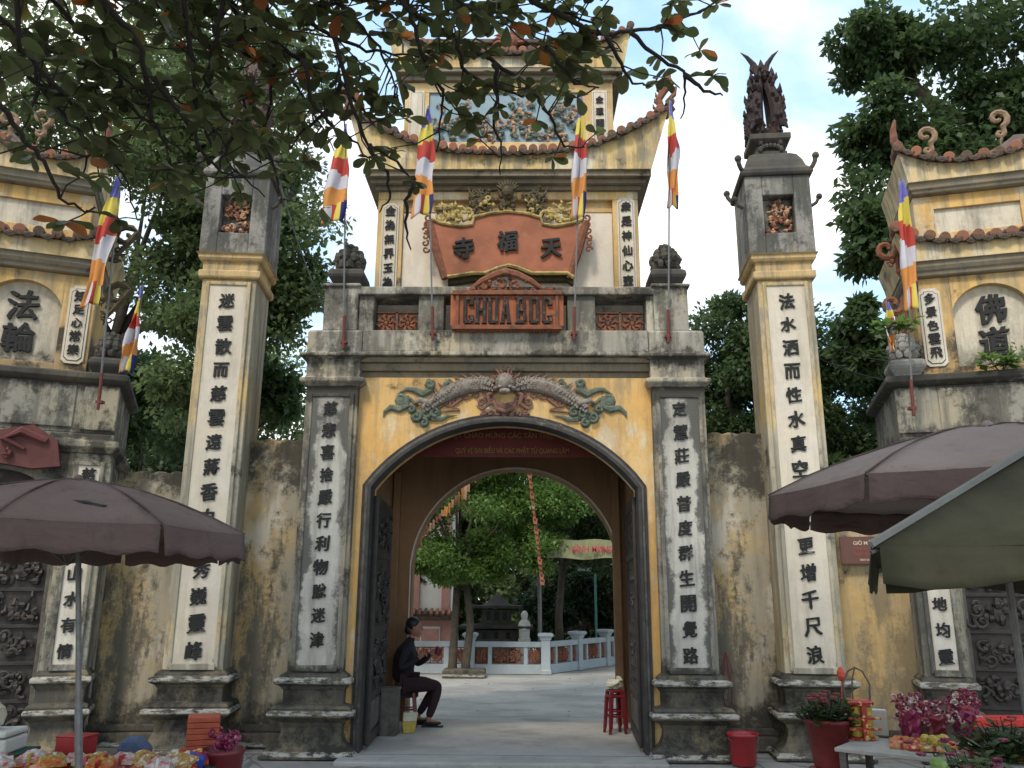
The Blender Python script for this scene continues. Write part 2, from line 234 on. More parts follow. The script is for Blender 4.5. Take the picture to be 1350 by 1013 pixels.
# ---------------------------------------------------------------- mesh helpers
class MB:
    def __init__(s): s.v = []; s.f = []; s.mi = []; s.cur = 0
    def add(s, vs, fs):
        o = len(s.v); s.v += [tuple(p) for p in vs]; s.f += [tuple(i + o for i in f) for f in fs]; s.mi += [s.cur] * len(fs); return s
    def box(s, x0, x1, y0, y1, z0, z1):
        return s.add([(x0, y0, z0), (x1, y0, z0), (x1, y1, z0), (x0, y1, z0), (x0, y0, z1), (x1, y0, z1), (x1, y1, z1), (x0, y1, z1)],
                     [(0, 3, 2, 1), (4, 5, 6, 7), (0, 1, 5, 4), (1, 2, 6, 5), (2, 3, 7, 6), (3, 0, 4, 7)])
    def prism(s, pts, y0, y1):           # polygon in xz (counter-clockwise seen from the front), extruded in y
        n = len(pts)
        s.add([(x, y0, z) for x, z in pts] + [(x, y1, z) for x, z in pts], [tuple(range(n)), tuple(range(2 * n - 1, n - 1, -1))] + [(i, i + n, (i + 1) % n + n, (i + 1) % n) for i in range(n)])
        return s
    def strip(s, lo, hi, y0, y1):        # band between two open polylines in xz, extruded in y
        n = len(lo); vs = [(x, y0, z) for x, z in lo] + [(x, y0, z) for x, z in hi] + [(x, y1, z) for x, z in lo] + [(x, y1, z) for x, z in hi]; fs = []
        for i in range(n - 1):
            fs += [(i, i + 1, n + i + 1, n + i), (2 * n + i + 1, 2 * n + i, 3 * n + i, 3 * n + i + 1), (i + 1, i, 2 * n + i, 2 * n + i + 1), (n + i, n + i + 1, 3 * n + i + 1, 3 * n + i)]
        fs += [(0, n, 3 * n, 2 * n), (n - 1, 3 * n - 1, 4 * n - 1, 2 * n - 1)]
        return s.add(vs, fs)
    def tube(s, pts, rad, k=6, fl=1., cap=True):     # fl flattens in y
        P = [Vector(p) for p in pts]; n = len(P); vs = []; fs = []
        rad = rad if isinstance(rad, (list, tuple)) else [rad] * n
        ref = None
        for i in range(n):
            t = (P[min(i + 1, n - 1)] - P[max(i - 1, 0)])
            t = t.normalized() if t.length > 1e-9 else Vector((0, 0, 1))
            if ref is None: ref = Vector((0, 1, 0)) if abs(t.y) < .9 else Vector((1, 0, 0))
            u = (ref - t * ref.dot(t)).normalized(); ref = u; w = t.cross(u)
            for j in range(k):
                a = 2 * math.pi * j / k; d = u * math.cos(a) * rad[i] + w * math.sin(a) * rad[i]
                d.y *= fl; vs.append(P[i] + d)
        for i in range(n - 1):
            for j in range(k): fs.append((i * k + j, i * k + (j + 1) % k, (i + 1) * k + (j + 1) % k, (i + 1) * k + j))
        if cap: fs += [tuple(range(k - 1, -1, -1)), tuple((n - 1) * k + j for j in range(k))]
        return s.add(vs, fs)
    def lathe(s, prof, c=(0, 0, 0), k=16, sq=False, rot=0.):      # prof (r,z); sq: square plan
        vs = []; fs = []; n = len(prof)
        if sq: k = 4
        for r, z in prof:
            for j in range(k):
                a = 2 * math.pi * (j + (.5 if sq else 0)) / k + rot; q = r * (1.41421 if sq else 1)
                vs.append((c[0] + q * math.cos(a), c[1] + q * math.sin(a), c[2] + z))
        for i in range(n - 1):
            for j in range(k): fs.append((i * k + j, i * k + (j + 1) % k, (i + 1) * k + (j + 1) % k, (i + 1) * k + j))
        fs += [tuple(range(k - 1, -1, -1)), tuple((n - 1) * k + j for j in range(k))]
        return s.add(vs, fs)
    def rect(s, cx, cy, hw, hd, prof):    # mouldings swept round a rectangle: prof (offset, z)
        vs = []; fs = []
        for o, z in prof:
            a, b = hw + o, hd + o; vs += [(cx - a, cy - b, z), (cx + a, cy - b, z), (cx + a, cy + b, z), (cx - a, cy + b, z)]
        n = len(prof)
        for i in range(n - 1):
            for j in range(4): fs.append((i * 4 + j, i * 4 + (j + 1) % 4, i * 4 + 4 + (j + 1) % 4, i * 4 + 4 + j))
        fs += [(3, 2, 1, 0), tuple((n - 1) * 4 + j for j in range(4))]
        return s.add(vs, fs)
    def blob(s, c, r, k=7, m=4, jit=0., rng=random):
        if not isinstance(r, (tuple, list)): r = (r, r, r)
        vs = [(c[0], c[1], c[2] - r[2])]; fs = []
        for i in range(1, m):
            ph = -math.pi / 2 + math.pi * i / m
            for j in range(k):
                a = 2 * math.pi * j / k; q = 1 + rng.uniform(-jit, jit)
                vs.append((c[0] + r[0] * math.cos(ph) * math.cos(a) * q, c[1] + r[1] * math.cos(ph) * math.sin(a) * q, c[2] + r[2] * math.sin(ph) * q))
        vs.append((c[0], c[1], c[2] + r[2])); T = len(vs) - 1
        for j in range(k):
            fs.append((0, 1 + (j + 1) % k, 1 + j)); fs.append((T, T - k + j, T - k + (j + 1) % k))
        for i in range(m - 2):
            for j in range(k): fs.append((1 + i * k + j, 1 + i * k + (j + 1) % k, 1 + (i + 1) * k + (j + 1) % k, 1 + (i + 1) * k + j))
        return s.add(vs, fs)
    def mesh(s, name):
        me = bpy.data.meshes.new(name); me.from_pydata(s.v, [], s.f); me.polygons.foreach_set('material_index', s.mi); me.update(); return me

def link(name, me, mats=None, parent=None, loc=None, rot=None, scale=None, smooth=False, bevel=0., kind=None):
    o = bpy.data.objects.new(name, me); COL.objects.link(o)
    if mats is not None:
        for m in (mats if isinstance(mats, (list, tuple)) else [mats]): me.materials.append(m)
    if parent: o.parent = parent
    if loc: o.location = loc
    if rot: o.rotation_euler = rot
    if scale: o.scale = scale if isinstance(scale, (tuple, list)) else (scale,) * 3
    if smooth: me.polygons.foreach_set('use_smooth', [True] * len(me.polygons))
    if bevel: b = o.modifiers.new('bevel', 'BEVEL'); b.width = bevel; b.segments = 2; b.limit_method = 'ANGLE'; b.angle_limit = R(40)
    if kind: o['kind'] = kind
    elif name in ('carved_cloud', 'landscape_figures', 'carved_panel', 'figure_relief', 'ribbon', 'carved_dragon', 'carved_flame', 'finial_base', 'mane', 'bat_crest', 'phoenix_finial', 'fin') and parent: o['kind'] = 'stuff'
    return o
def obj(name, mb, mats, parent=None, **k): return link(name, mb.mesh(name), mats, parent, **k)
def tag(o, label=None, cat=None, group=None, kind=None):
    for a, b in (('label', label), ('category', cat), ('group', group), ('kind', kind)):
        if b: o[a] = b
    return o
def thing(name, label, cat, loc=(0, 0, 0), rz=0., group=None):
    o = bpy.data.objects.new(name, None); COL.objects.link(o); o.empty_display_size = .2
    o.location = loc; o.rotation_euler = (0, 0, rz); return tag(o, label, cat, group)
def inst(name, src, parent, loc, rot=(0, 0, 0), scale=(1, 1, 1)):
    o = src.copy(); COL.objects.link(o); o.name = name; o.parent = parent; o.location = loc; o.rotation_euler = rot; o.scale = scale; return o
def copy_tree(o, parent=None):
    c = o.copy(); COL.objects.link(c); c.parent = parent
    for ch in list(o.children): copy_tree(ch, c)
    return c

def arc(cx, hw, zs, crown, n=20):        # circular arc from the left spring to the right spring
    rise = crown - zs; r = (hw * hw + rise * rise) / (2 * rise); a0 = math.asin(min(1, hw / r)) if rise <= hw else math.pi - math.asin(hw / r)
    return [(cx + r * math.sin(-a0 + 2 * a0 * i / n), zs + rise - r + r * math.cos(-a0 + 2 * a0 * i / n)) for i in range(n + 1)]
def arch_wall(mb, x0, x1, z0, z1, y0, y1, pts, sill=None):
    a, b = pts[0], pts[-1]
    mb.box(x0, a[0], y0, y1, z0, z1); mb.box(b[0], x1, y0, y1, z0, z1)
    mb.strip(pts, [(x, z1) for x, z in pts], y0, y1)
    if sill is not None: mb.box(a[0], b[0], y0, y1, z0, sill)
def offset_path(pts, d):                 # outward offset of a polyline in xz
    out = []
    for i, p in enumerate(pts):
        a = pts[max(0, i - 1)]; b = pts[min(len(pts) - 1, i + 1)]; tx, tz = b[0] - a[0], b[1] - a[1]; l = math.hypot(tx, tz) or 1
        out.append((p[0] - tz / l * d, p[1] + tx / l * d))
    return out

# ---------------------------------------------------------------- lettering
GL = {}
def glyph(ch, bold=.03, cjk=True):
    if cjk: bold = .008
    key = (ch, bold)
    if key in GL: return GL[key]
    cu = bpy.data.curves.new('text', 'FONT'); cu.body = ch; cu.size = 1; cu.offset = bold; cu.extrude = .035; cu.resolution_u = 2 if cjk else 3
    o = bpy.data.objects.new('text', cu); COL.objects.link(o)
    dg = bpy.context.evaluated_depsgraph_get(); me = bpy.data.meshes.new_from_object(o.evaluated_get(dg), depsgraph=dg)
    bpy.data.objects.remove(o); bpy.data.curves.remove(cu)
    if cjk:
        v0 = [tuple(v.co) for v in me.vertices]; f0 = [tuple(p.vertices) for p in me.polygons]; w0 = MB()
        for dx, dy, dz in ((0, 0, 0), (.028, .004, -.004), (-.026, .010, -.008), (.004, -.018, -.012)): w0.add([(x + dx, y + dy, z + dz) for x, y, z in v0], f0)
        bpy.data.meshes.remove(me); me = w0.mesh('lettering')
    n = len(me.vertices); co = np.empty(n * 3, np.float32); me.vertices.foreach_get('co', co); co = co.reshape(-1, 3)
    if n:
        mn, mxx = co.min(0), co.max(0); c = (mn + mxx) / 2; h = mxx[1] - mn[1]; w = mxx[0] - mn[0]
        co -= c; co /= (max(w, h) if cjk else h)
        if cjk:     # brush feeling: slight slant, uneven stroke positions
            co[:, 1] += .09 * co[:, 0]; co[:, 0] += .02 * np.sin(co[:, 1] * 13 + ord(ch[0])); co[:, 1] += .02 * np.sin(co[:, 0] * 11 + ord(ch[0]))
        out = np.stack([co[:, 0], -co[:, 2] , co[:, 1]], 1).astype(np.float32)
        me.vertices.foreach_set('co', out.ravel()); me.update()
    me.name = 'lettering'; GL[key] = me
    return me
def char(ch, parent, x, y, z, size, mat=None, wid=.92, rot=0., name='character', bold=.035):
    me = glyph(ch, bold)
    if not me.materials: me.materials.append(mat or M['ink'])
    o = bpy.data.objects.new(name, me); COL.objects.link(o); o.parent = parent; o.location = (x, y, z); o.scale = (size * wid, size, size); o.rotation_euler = (0, rot, 0)
    if mat and me.materials[0] != mat: o.material_slots[0].link = 'OBJECT'; o.material_slots[0].material = mat
    return o
def text(s, parent, x, y, z, h, mat, wid=1., name='lettering', bold=.01, maxw=None):
    me = glyph(s, bold, False); 
    if not me.materials: me.materials.append(mat)
    o = bpy.data.objects.new(name, me); COL.objects.link(o); o.parent = parent; o.location = (x, y, z); o.scale = (h * wid, h * .6, h)
    return o


rng = random.Random(7)
# ---------------------------------------------------------------- ground
g = NT('street_concrete')
c = g.mix(g.rg(g.noise(.5, 8, .6), .35, .65), (.25, .24, .22), (.32, .305, .275))
c = g.mix(g.rg(g.noise(3.5, 12, .75), .50, .66, 0, .6), c, (.12, .115, .10))
c = g.mix(g.rg(g.noise(45, 6, .8), .5, .8, 0, .5), c, (.14, .13, .12))
ck = g.voro(.55, 'DISTANCE_TO_EDGE', g.map((1, 1, 1), (.3, .8, 0)))
ck2 = g.ma('ADD', ck, g.ma('MULTIPLY', g.ma('SUBTRACT', g.noise(6, 8, .7), .5), .05))
c = g.mix(g.rg(ck2, .010, .004, 0, .55), c, (.06, .055, .05)); ox = g.xyz(); jn = [g.ma('GREATER_THAN', g.ma('ABSOLUTE', g.ma('SUBTRACT', g.ma('FRACT', g.ma('DIVIDE', g.ma('ADD', ox[k_], g.ma('MULTIPLY', g.noise(3, 4, .6), .02)), 2.6)), .5)), .4965) for k_ in (0, 1)]; c = g.mix(g.ma('MULTIPLY', g.ma('MAXIMUM', jn[0], jn[1]), .75), c, (.05, .045, .04)); g.bump(g.noise(30, 8, .75), .5, .01); M['street'] = g.fin(c, .85, .3)
g = NT('courtyard_concrete')
c = g.mix(g.rg(g.noise(.7, 8, .6), .35, .65), (.33, .32, .30), (.42, .41, .37)); c = g.mix(g.rg(g.noise(4, 12, .75), .52, .68, 0, .5), c, (.17, .165, .15))
c = g.mix(g.rg(g.noise(.9, 8, .65, g.map((.8, 1.1, 1))), .46, .60, 0, .5), c, (.19, .18, .165)); ox = g.xyz(); jn = g.ma('GREATER_THAN', g.ma('ABSOLUTE', g.ma('SUBTRACT', g.ma('FRACT', g.ma('DIVIDE', g.ma('ADD', ox[1], g.ma('MULTIPLY', g.noise(3, 4, .6), .03)), 3.2)), .5)), .4955); c = g.mix(g.ma('MULTIPLY', jn, .7), c, (.06, .055, .05)); c = g.mix(g.rg(g.noise(60, 4, .8), .62, .72, 0, .6), c, (.10, .095, .085)); g.bump(g.noise(30, 8, .75), .4, .008); M['court'] = g.fin(c, .8, .35)
gr = MB(); gr.add([(-400, -60, -.02), (400, -60, -.02), (400, 600, -.02), (-400, 600, -.02)], [(0, 1, 2, 3)])
obj('ground', gr, simple('bare_earth', (.16, .13, .09), .95, .3, 1), kind='structure')
st = MB(); st.add([(-30, -45, -.012), (30, -45, -.012), (30, .2, -.012), (-30, .2, -.012)], [(0, 1, 2, 3)]); obj('street', st, M['street'], kind='structure')
cy = MB(); cy.add([(-24, .2, -.008), (24, .2, -.008), (24, 34, -.008), (-24, 34, -.008)], [(0, 1, 2, 3)]); obj('courtyard_paving', cy, M['court'], kind='structure')
sl = MB(); sl.box(-1.66, 1.66, -.42, 2.42, -.05, .03); obj('gate_threshold_slab', sl, M['court'], kind='structure', bevel=.02)

# ---------------------------------------------------------------- central gate
G = thing('temple_gate', 'central two tier yellow temple gate with arched passage, dragon relief and red name boards', 'gate')
JW = 1.495
PTS = arc(0, JW, 2.80, 3.55, 28)
w = MB(); arch_wall(w, -1.72, 1.72, 0, 4.08, .10, .42, PTS); obj('front_wall', w, M['facade'], G)
# dark stepped moulding round the opening
def jamb(off0, off1, y0, y1, name, mat):
    a = [(-JW - off0, .0)] + offset_path(PTS, off0) + [(JW + off0, .0)]; b = [(-JW - off1, .0)] + offset_path(PTS, off1) + [(JW + off1, .0)]
    q = MB(); q.strip(b, a, y0, y1); obj(name, q, mat, G, bevel=.006)
# keep the arch corner sharp by recomputing the end points straight above the jambs
_op = offset_path
def offset_path(pts, d):
    o = _op(pts, d)
    if pts is PTS: o[0] = (-JW - d, pts[0][1] + d * .25); o[-1] = (JW + d, pts[-1][1] + d * .25)
    return o
jamb(-.005, .035, .03, .30, 'arch_moulding', M['frame']); jamb(.035, .065, .05, .2, 'arch_moulding', M['doorframe']); jamb(.065, .10, .07, .2, 'arch_moulding', M['frame'])
# passage
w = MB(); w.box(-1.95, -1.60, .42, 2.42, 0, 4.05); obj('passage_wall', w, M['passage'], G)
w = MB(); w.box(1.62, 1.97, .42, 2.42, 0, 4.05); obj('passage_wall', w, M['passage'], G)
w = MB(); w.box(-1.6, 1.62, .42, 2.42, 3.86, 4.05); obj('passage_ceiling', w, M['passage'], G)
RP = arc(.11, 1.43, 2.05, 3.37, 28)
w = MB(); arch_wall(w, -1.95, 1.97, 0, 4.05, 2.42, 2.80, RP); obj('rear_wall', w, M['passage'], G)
w = MB(); b = [(RP[0][0] - .018, 0)] + _op(RP, .018) + [(RP[-1][0] + .018, 0)]; a = [(RP[0][0], 0)] + RP + [(RP[-1][0], 0)]
w.strip(b, a, 2.405, 2.50); obj('rear_arch_edge', w, M['pavcream'], G)
for x0 in (-1.585, 1.44):
    w = MB(); w.box(x0, x0 + .10, 2.28, 2.415, .03, 3.3); obj('passage_pilaster', w, M['passage'], G, bevel=.01)
w = MB(); w.box(-1.6, 1.62, 1.65, 1.80, 3.56, 3.72); obj('passage_beam', w, M['doorframe'], G)

# pilasters with plinths, inscription panels and characters
PL = [(.19, 0), (.19, .03), (.16, .045), (.15, .08), (.10, .105), (.05, .15), (.02, .22), (.015, .28), (.04, .335), (.10, .37), (.145, .395), (.15, .42), (.145, .445), (.11, .46), (.12, .475), (.10, .50), (.03, .515),
      (.02, .52), (.02, .65), (.035, .665), (.05, .69), (.10, .715), (.11, .735), (.105, .765), (.06, .78), (.06, .80), (.03, .82), (0, .84)]
def pilaster(parent, cx, yf, w, dep, ztop, pm, panelm, shaftm, chars, zs, size, k_plinth=1., panel_w=.43, ptop=None, name='pillar'):
    """yf = front face; returns the pillar object"""
    hw = w / 2; s = MB(); s.box(cx - hw, cx + hw, yf, yf + dep, .80, ztop)
    p = obj(name, s, shaftm, parent, bevel=.012)
    q = MB(); q.rect(cx, yf + dep / 2, hw, dep / 2, [(o * k_plinth, z) for o, z in PL]); obj('plinth', q, pm, p, bevel=.006)
    pt = ptop or ztop - .13; ph = panel_w / 2
    fr = MB()                                       # raised frame round the sunk panel
    fr.box(cx - ph - .045, cx - ph, yf - .028, yf + .01, .86, pt + .045); fr.box(cx + ph, cx + ph + .045, yf - .028, yf + .01, .86, pt + .045)
    fr.box(cx - ph, cx + ph, yf - .028, yf + .01, pt, pt + .045); fr.box(cx - ph - .02, cx + ph + .02, yf - .04, yf + .01, .835, .90)
    obj('panel_frame', fr, shaftm, p, bevel=.008)
    pn = MB(); pn.box(cx - ph, cx + ph, yf - .012, yf + .012, .90, pt); obj('inscription_panel', pn, panelm, p)
    for ch, z in zip(chars, zs):
        if ch != ' ': char(ch, p, cx + rng.uniform(-.006, .006), yf - .022, z, size * rng.uniform(.94, 1.05), rot=rng.uniform(-.04, .04))
    return p
def lin(a, b, n): return [a + (b - a) * i / (n - 1) for i in range(n)]
pil_l = pilaster(G, -1.985, 0, .60, .42, 3.95, M['plinth'], M['inpanel'], M['pillar'], '慈悲喜捨嚴行利物脫迷津', lin(3.685, 1.155, 11), .172, ptop=3.82)
pil_r = pilaster(G, 1.985, 0, .60, .42, 3.95, M['plinth'], M['inpanel'], M['pillar'], '定慧莊嚴普度群生開覺路', lin(3.685, 1.02, 11), .178, ptop=3.82)
for sx in (-1, 1):
    q = MB(); q.rect(sx * 1.985, .21, .30, .21, [(.0, 3.95), (.02, 3.955), (.055, 3.985), (.07, 4.0), (.07, 4.04), (.02, 4.055), (.01, 4.06), (.01, 4.27), (.05, 4.29), (.085, 4.30), (.085, 4.335), (.03, 4.35), (.02, 4.36), (.02, 4.60), (.0, 4.63)])
    obj('pillar_capital', q, M['stone'], G, bevel=.01)
    q = MB(); q.box(sx * 1.945 - .20, sx * 1.945 + .20, .0, .40, 4.625, 5.17); q.rect(sx * 1.945, .20, .20, .20, [(.0, 5.165), (.03, 5.17), (.03, 5.205), (0, 5.21)])
    obj('parapet_post', q, M['stone'], G, bevel=.014)
# beam, parapet and handrail
q = MB(); q.box(-1.70, 1.70, .14, .42, 4.081, 4.16); q.box(-1.70, 1.70, .08, .42, 4.16, 4.25); q.box(-1.70, 1.70, .02, .42, 4.25, 4.31); obj('stepped_cornice', q, M['cornice'], G, bevel=.008)
q = MB(); q.box(-1.66, 1.66, -.05, .42, 4.311, 4.36); q.box(-1.66, 1.66, -.02, .42, 4.36, 4.625); obj('parapet_beam', q, M['stone'], G, bevel=.012)
q = MB(); q.box(-1.76, 1.76, .0, .40, 5.075, 5.175); obj('handrail', q, M['stone'], G, bevel=.012)
q = MB(); q.box(-2.29, 2.29, .43, 2.9, 4.06, 4.60); obj('terrace_slab', q, M['stone'], G)
q = MB(); q.box(-1.74, 1.74, .78, .93, 4.6, 5.40); obj('recess_shade_wall', q, M['soot'], G)  # black wall added to stand in for the recess shade behind the parapet openings
for x0, x1 in ((-1.74, -1.56), (-1.03, -.73), (.73, 1.06), (1.66, 1.745)):
    q = MB(); q.box(x0, x1, .05, .33, 4.62, 5.076); obj('parapet_stub', q, M['stone'], G, bevel=.012)
def lattice(parent, cx, cz, w, h, y, mat=None):
    p = MB(); p.box(cx - w / 2, cx + w / 2, y, y + .05, cz - h / 2, cz - h / 2 + .015); p.box(cx - w / 2, cx + w / 2, y, y + .05, cz + h / 2 - .015, cz + h / 2)
    n = max(2, round(w / h)); t = w / n
    for i in range(n):
        c0 = cx - w / 2 + t * (i + .5)
        for k in range(8):
            a = math.pi / 4 * k; p.tube([(c0 + math.cos(a) * t * .13, y + .025, cz + math.sin(a) * h * .13), (c0 + math.cos(a + .4) * t * .33, y + .025, cz + math.sin(a + .4) * h * .33), (c0 + math.cos(a) * t * .5, y + .025, cz + math.sin(a) * h * .5)], [.02, .03, .012], 5)
        ring = [(c0 + math.cos(a) * t * .34, y + .025, cz + math.sin(a) * h * .34) for a in [math.pi * 2 * j / 12 for j in range(13)]]; p.tube(ring, .018, 4)
        p.blob((c0, y + .025, cz), (.035, .03, .035), 6, 4)
        if i: p.box(c0 - t / 2 - .012, c0 - t / 2 + .012, y, y + .05, cz - h / 2, cz + h / 2)
    return obj('lattice_panel', p, mat or M['terrad'], parent)
lattice(G, -1.295, 4.765, .52, .275, .14); lattice(G, 1.36, 4.765, .58, .275, .14)

# lotus bud finials on the posts
def lotus(parent, x, y, z, s=1., mat=None, name='lotus_finial'):
    q = MB(); q.lathe([(.15, 0), (.155, .02), (.205, .09), (.215, .12), (.205, .17), (.17, .20), (.12, .215), (.13, .23)], (0, 0, 0), sq=True)
    q.blob((0, 0, .36), (.135, .135, .17), 10, 6)
    q.blob((0, 0, .51), (.06, .06, .09), 6, 4)
    for r, zz, n, sz in ((.13, .29, 9, .06), (.145, .37, 9, .062), (.11, .45, 7, .052), (.06, .53, 5, .035)):
        for i in range(n):
            a = 2 * math.pi * (i + (.5 if n == 9 and zz > .3 else 0)) / n; q.blob((r * math.cos(a), r * math.sin(a), zz), (sz, sz, sz * 1.15), 5, 4, .15, rng)
    return obj(name, q, mat or M['soot'], parent, loc=(x, y, z), scale=s, smooth=False)
lotus(G, -1.905, .2, 5.21); lotus(G, 1.93, .2, 5.21)

# relief helpers
def curl(q, cx, cz, y, r, turns=1.25, start=0., sgn=1, rad=.03, fl=.7, tail=None):
    pts = []; rr_ = []
    n = 12
    for i in range(n + 1):
        t = i / n; a = start + sgn * turns * 2 * math.pi * (1 - t); q0 = r * (.18 + .82 * t); pts.append((cx + q0 * math.cos(a), y, cz + q0 * math.sin(a))); rr_.append(rad * (.75 + .35 * t))
    if tail:
        for i, (x, z) in enumerate(tail): pts.append((x, y, z)); rr_.append(rad * (1 - (i + 1) / (len(tail) + .4)))
    q.tube(pts, rr_, 6, fl)
def cluster(q, x0, x1, z0, z1, y, n, s, rg_=rng, fl=.6, mats=1):
    for i in range(n):
        q.cur = rg_.randrange(mats)
        x = rg_.uniform(x0, x1); z = rg_.uniform(z0, z1); k = rg_.random()
        if k < .4: curl(q, x, z, y - rg_.uniform(0, s * .5), s * rg_.uniform(.5, 1.1), rg_.uniform(.5, 1.2), rg_.uniform(0, 6.28), rg_.choice((-1, 1)), s * .26, fl)
        elif k < .75: q.blob((x, y - s * .2, z), (s * rg_.uniform(.35, .8), s * .55, s * rg_.uniform(.35, .8)), 6, 4, .2, rg_)
        else:
            a = rg_.uniform(0, 6.28); l = s * rg_.uniform(.8, 1.8)
            q.tube([(x, y, z), (x + math.cos(a) * l * .5, y - s * .5, z + math.sin(a) * l * .5), (x + math.cos(a + .5) * l, y - s * .1, z + math.sin(a + .5) * l)], [s * .3, s * .26, s * .06], 5, fl)
    q.cur = 0

# dragon relief over the arch
def dragon_relief():
    y = .085
    for sx in (-1, 1):
        b = MB(); path = [(.14, 3.97), (.26, 4.0), (.42, 3.985), (.58, 3.93), (.72, 3.85), (.84, 3.77), (.95, 3.70)]
        b.tube([(sx * x, y, z) for x, z in path], [.055, .088, .10, .095, .085, .07, .04], 9, .75)
        root = obj('dragon_body', b, M['dragon'], G, smooth=True)
        sc = MB()
        for i in range(46):                                    # scales standing off the body
            t = i / 46 * (len(path) - 1); j = int(t); f = t - j; x = path[j][0] * (1 - f) + path[min(j + 1, 6)][0] * f; z = path[j][1] * (1 - f) + path[min(j + 1, 6)][1] * f
            for r_ in (-1, 0, 1): sc.blob((sx * (x + rng.uniform(-.01, .01)), y - .062 + abs(r_) * .018, z + r_ * .05 + (i % 2) * .02), (.02, .016, .022), 5, 3, .1, rng)
        obj('scale', sc, M['dragon'], root, kind='stuff')
        fi = MB()
        for i, (x, z) in enumerate([(.24, 4.06), (.33, 4.06), (.42, 4.05), (.51, 4.02), (.60, 3.985), (.69, 3.94), (.78, 3.90)]):
            fi.tube([(sx * x, y, z - .02), (sx * (x + .03), y - .01, z + .03), (sx * (x + .09), y, z + .075)], [.022, .018, .004], 5, .6)
        for x, z in ((.34, 3.87), (.46, 3.85), (.58, 3.80), (.66, 3.76)): curl(fi, sx * x, z, y, .04, 1, 1.5, sx, .015, .7, [(sx * (x + .07), z - .04), (sx * (x + .12), z - .05)])
        fi.tube([(sx * .5, y, 3.83), (sx * .62, y, 3.73), (sx * .52, y, 3.70), (sx * .78, y, 3.66)], [.025, .022, .02, .006], 5, .6)
        obj('fin', fi, M['dragonred'], root)
        lg = MB(); lg.tube([(sx * .80, y - .02, 3.84), (sx * .86, y - .05, 3.76), (sx * .98, y - .04, 3.80), (sx * 1.04, y - .02, 3.76)], [.04, .045, .035, .012], 7, .8); obj('claw', lg, M['dragon'], root, smooth=True)
        c1 = MB()                                              # big cloud under the claw
        for dx, dz, r_ in ((0, 0, .085), (.10, -.03, .075), (-.09, .02, .07), (.02, -.09, .06), (.15, .045, .055), (-.05, .09, .05)):
            cx_, cz_ = sx * (.90 + dx * 1.15), 3.645 + dz * 1.15; c1.blob((cx_, y + .01, cz_), (r_, .035, r_), 10, 4); curl(c1, cx_, cz_, y - .03, r_ * .8, 1.1, rng.uniform(0, 6), sx, .016, .7)
        c1.tube([(sx * .84, y, 3.60), (sx * .72, y, 3.585), (sx * .66, y, 3.62), (sx * .55, y, 3.63)], [.04, .03, .02, .004], 6, .6)
        c1.tube([(sx * 1.0, y, 3.74), (sx * 1.10, y, 3.83), (sx * 1.17, y, 3.80), (sx * 1.2, y, 3.77)], [.02, .018, .016, .01], 5, .6)
        obj('cloud', c1, M['cloud'], G)
        c2 = MB(); curl(c2, sx * 1.20, 3.80, y, .065, 1.2, 1.2 if sx > 0 else 1.9, sx, .028, .7)
        c2.blob((sx * 1.2, y + .01, 3.80), (.08, .03, .09), 9, 4)
        c2.tube([(sx * 1.14, y, 3.86), (sx * 1.13, y, 3.74), (sx * 1.21, y, 3.70), (sx * 1.32, y, 3.72), (sx * 1.38, y, 3.67), (sx * 1.40, y, 3.60)], [.03, .045, .045, .035, .022, .003], 7, .6); obj('cloud', c2, M['cloud'], G)
        c3 = MB(); c3.tube([(sx * .86, y, 4.05), (sx * .88, y, 3.98), (sx * .87, y, 3.93), (sx * .95, y, 3.88), (sx * 1.05, y, 3.93), (sx * 1.14, y, 3.94), (sx * 1.25, y, 3.875)], [.05, .06, .05, .045, .035, .025, .003], 7, .6)
        curl(c3, sx * .87, 4.0, y - .03, .05, 1.1, 0, sx, .02, .7); obj('cloud', c3, M['cloud'], G)
        c4 = MB(); curl(c4, sx * .67, 4.0, y, .06, 1.1, 2 if sx > 0 else 1, sx, .024, .7, [(sx * .75, 3.93), (sx * .77, 3.88)]); obj('cloud', c4, M['cloud'], G)
    h = MB(); h.blob((0, y - .05, 4.0), (.115, .12, .12), 12, 8, .04, rng)
    for i in range(40):
        a = rng.uniform(0, 6.28); r_ = rng.uniform(0, .09); h.blob((r_ * math.cos(a), y - .155 + r_ * .5, 4.01 + r_ * math.sin(a)), .017, 5, 3, .1, rng)
    for sx in (-1, 1):
        h.blob((sx * .06, y - .14, 3.935), (.028, .03, .024), 7, 5); h.blob((sx * .10, y - .08, 3.93), (.04, .05, .03), 7, 4)
    h.blob((0, y - .17, 3.875), (.065, .06, .035), 8, 5); h.blob((-.035, y - .2, 3.87), .03, 6, 4); h.blob((.035, y - .2, 3.87), .03, 6, 4)
    head = obj('dragon_head', h, M['dragon'], G, smooth=True)
    f = MB()
    for i in range(17):
        a = math.pi * (-.12 + 1.24 * i / 16); l = .10 + .05 * math.sin(i * 2.1)
        f.tube([(math.cos(a) * .10, y - .02, 4.0 + math.sin(a) * .10), (math.cos(a) * (.10 + l * .6), y - .04, 4.0 + math.sin(a) * (.1 + l * .5)), (math.cos(a + .15) * (.10 + l), y, 4.0 + math.sin(a + .1) * (.10 + l * .9))], [.022, .016, .003], 5, .7)
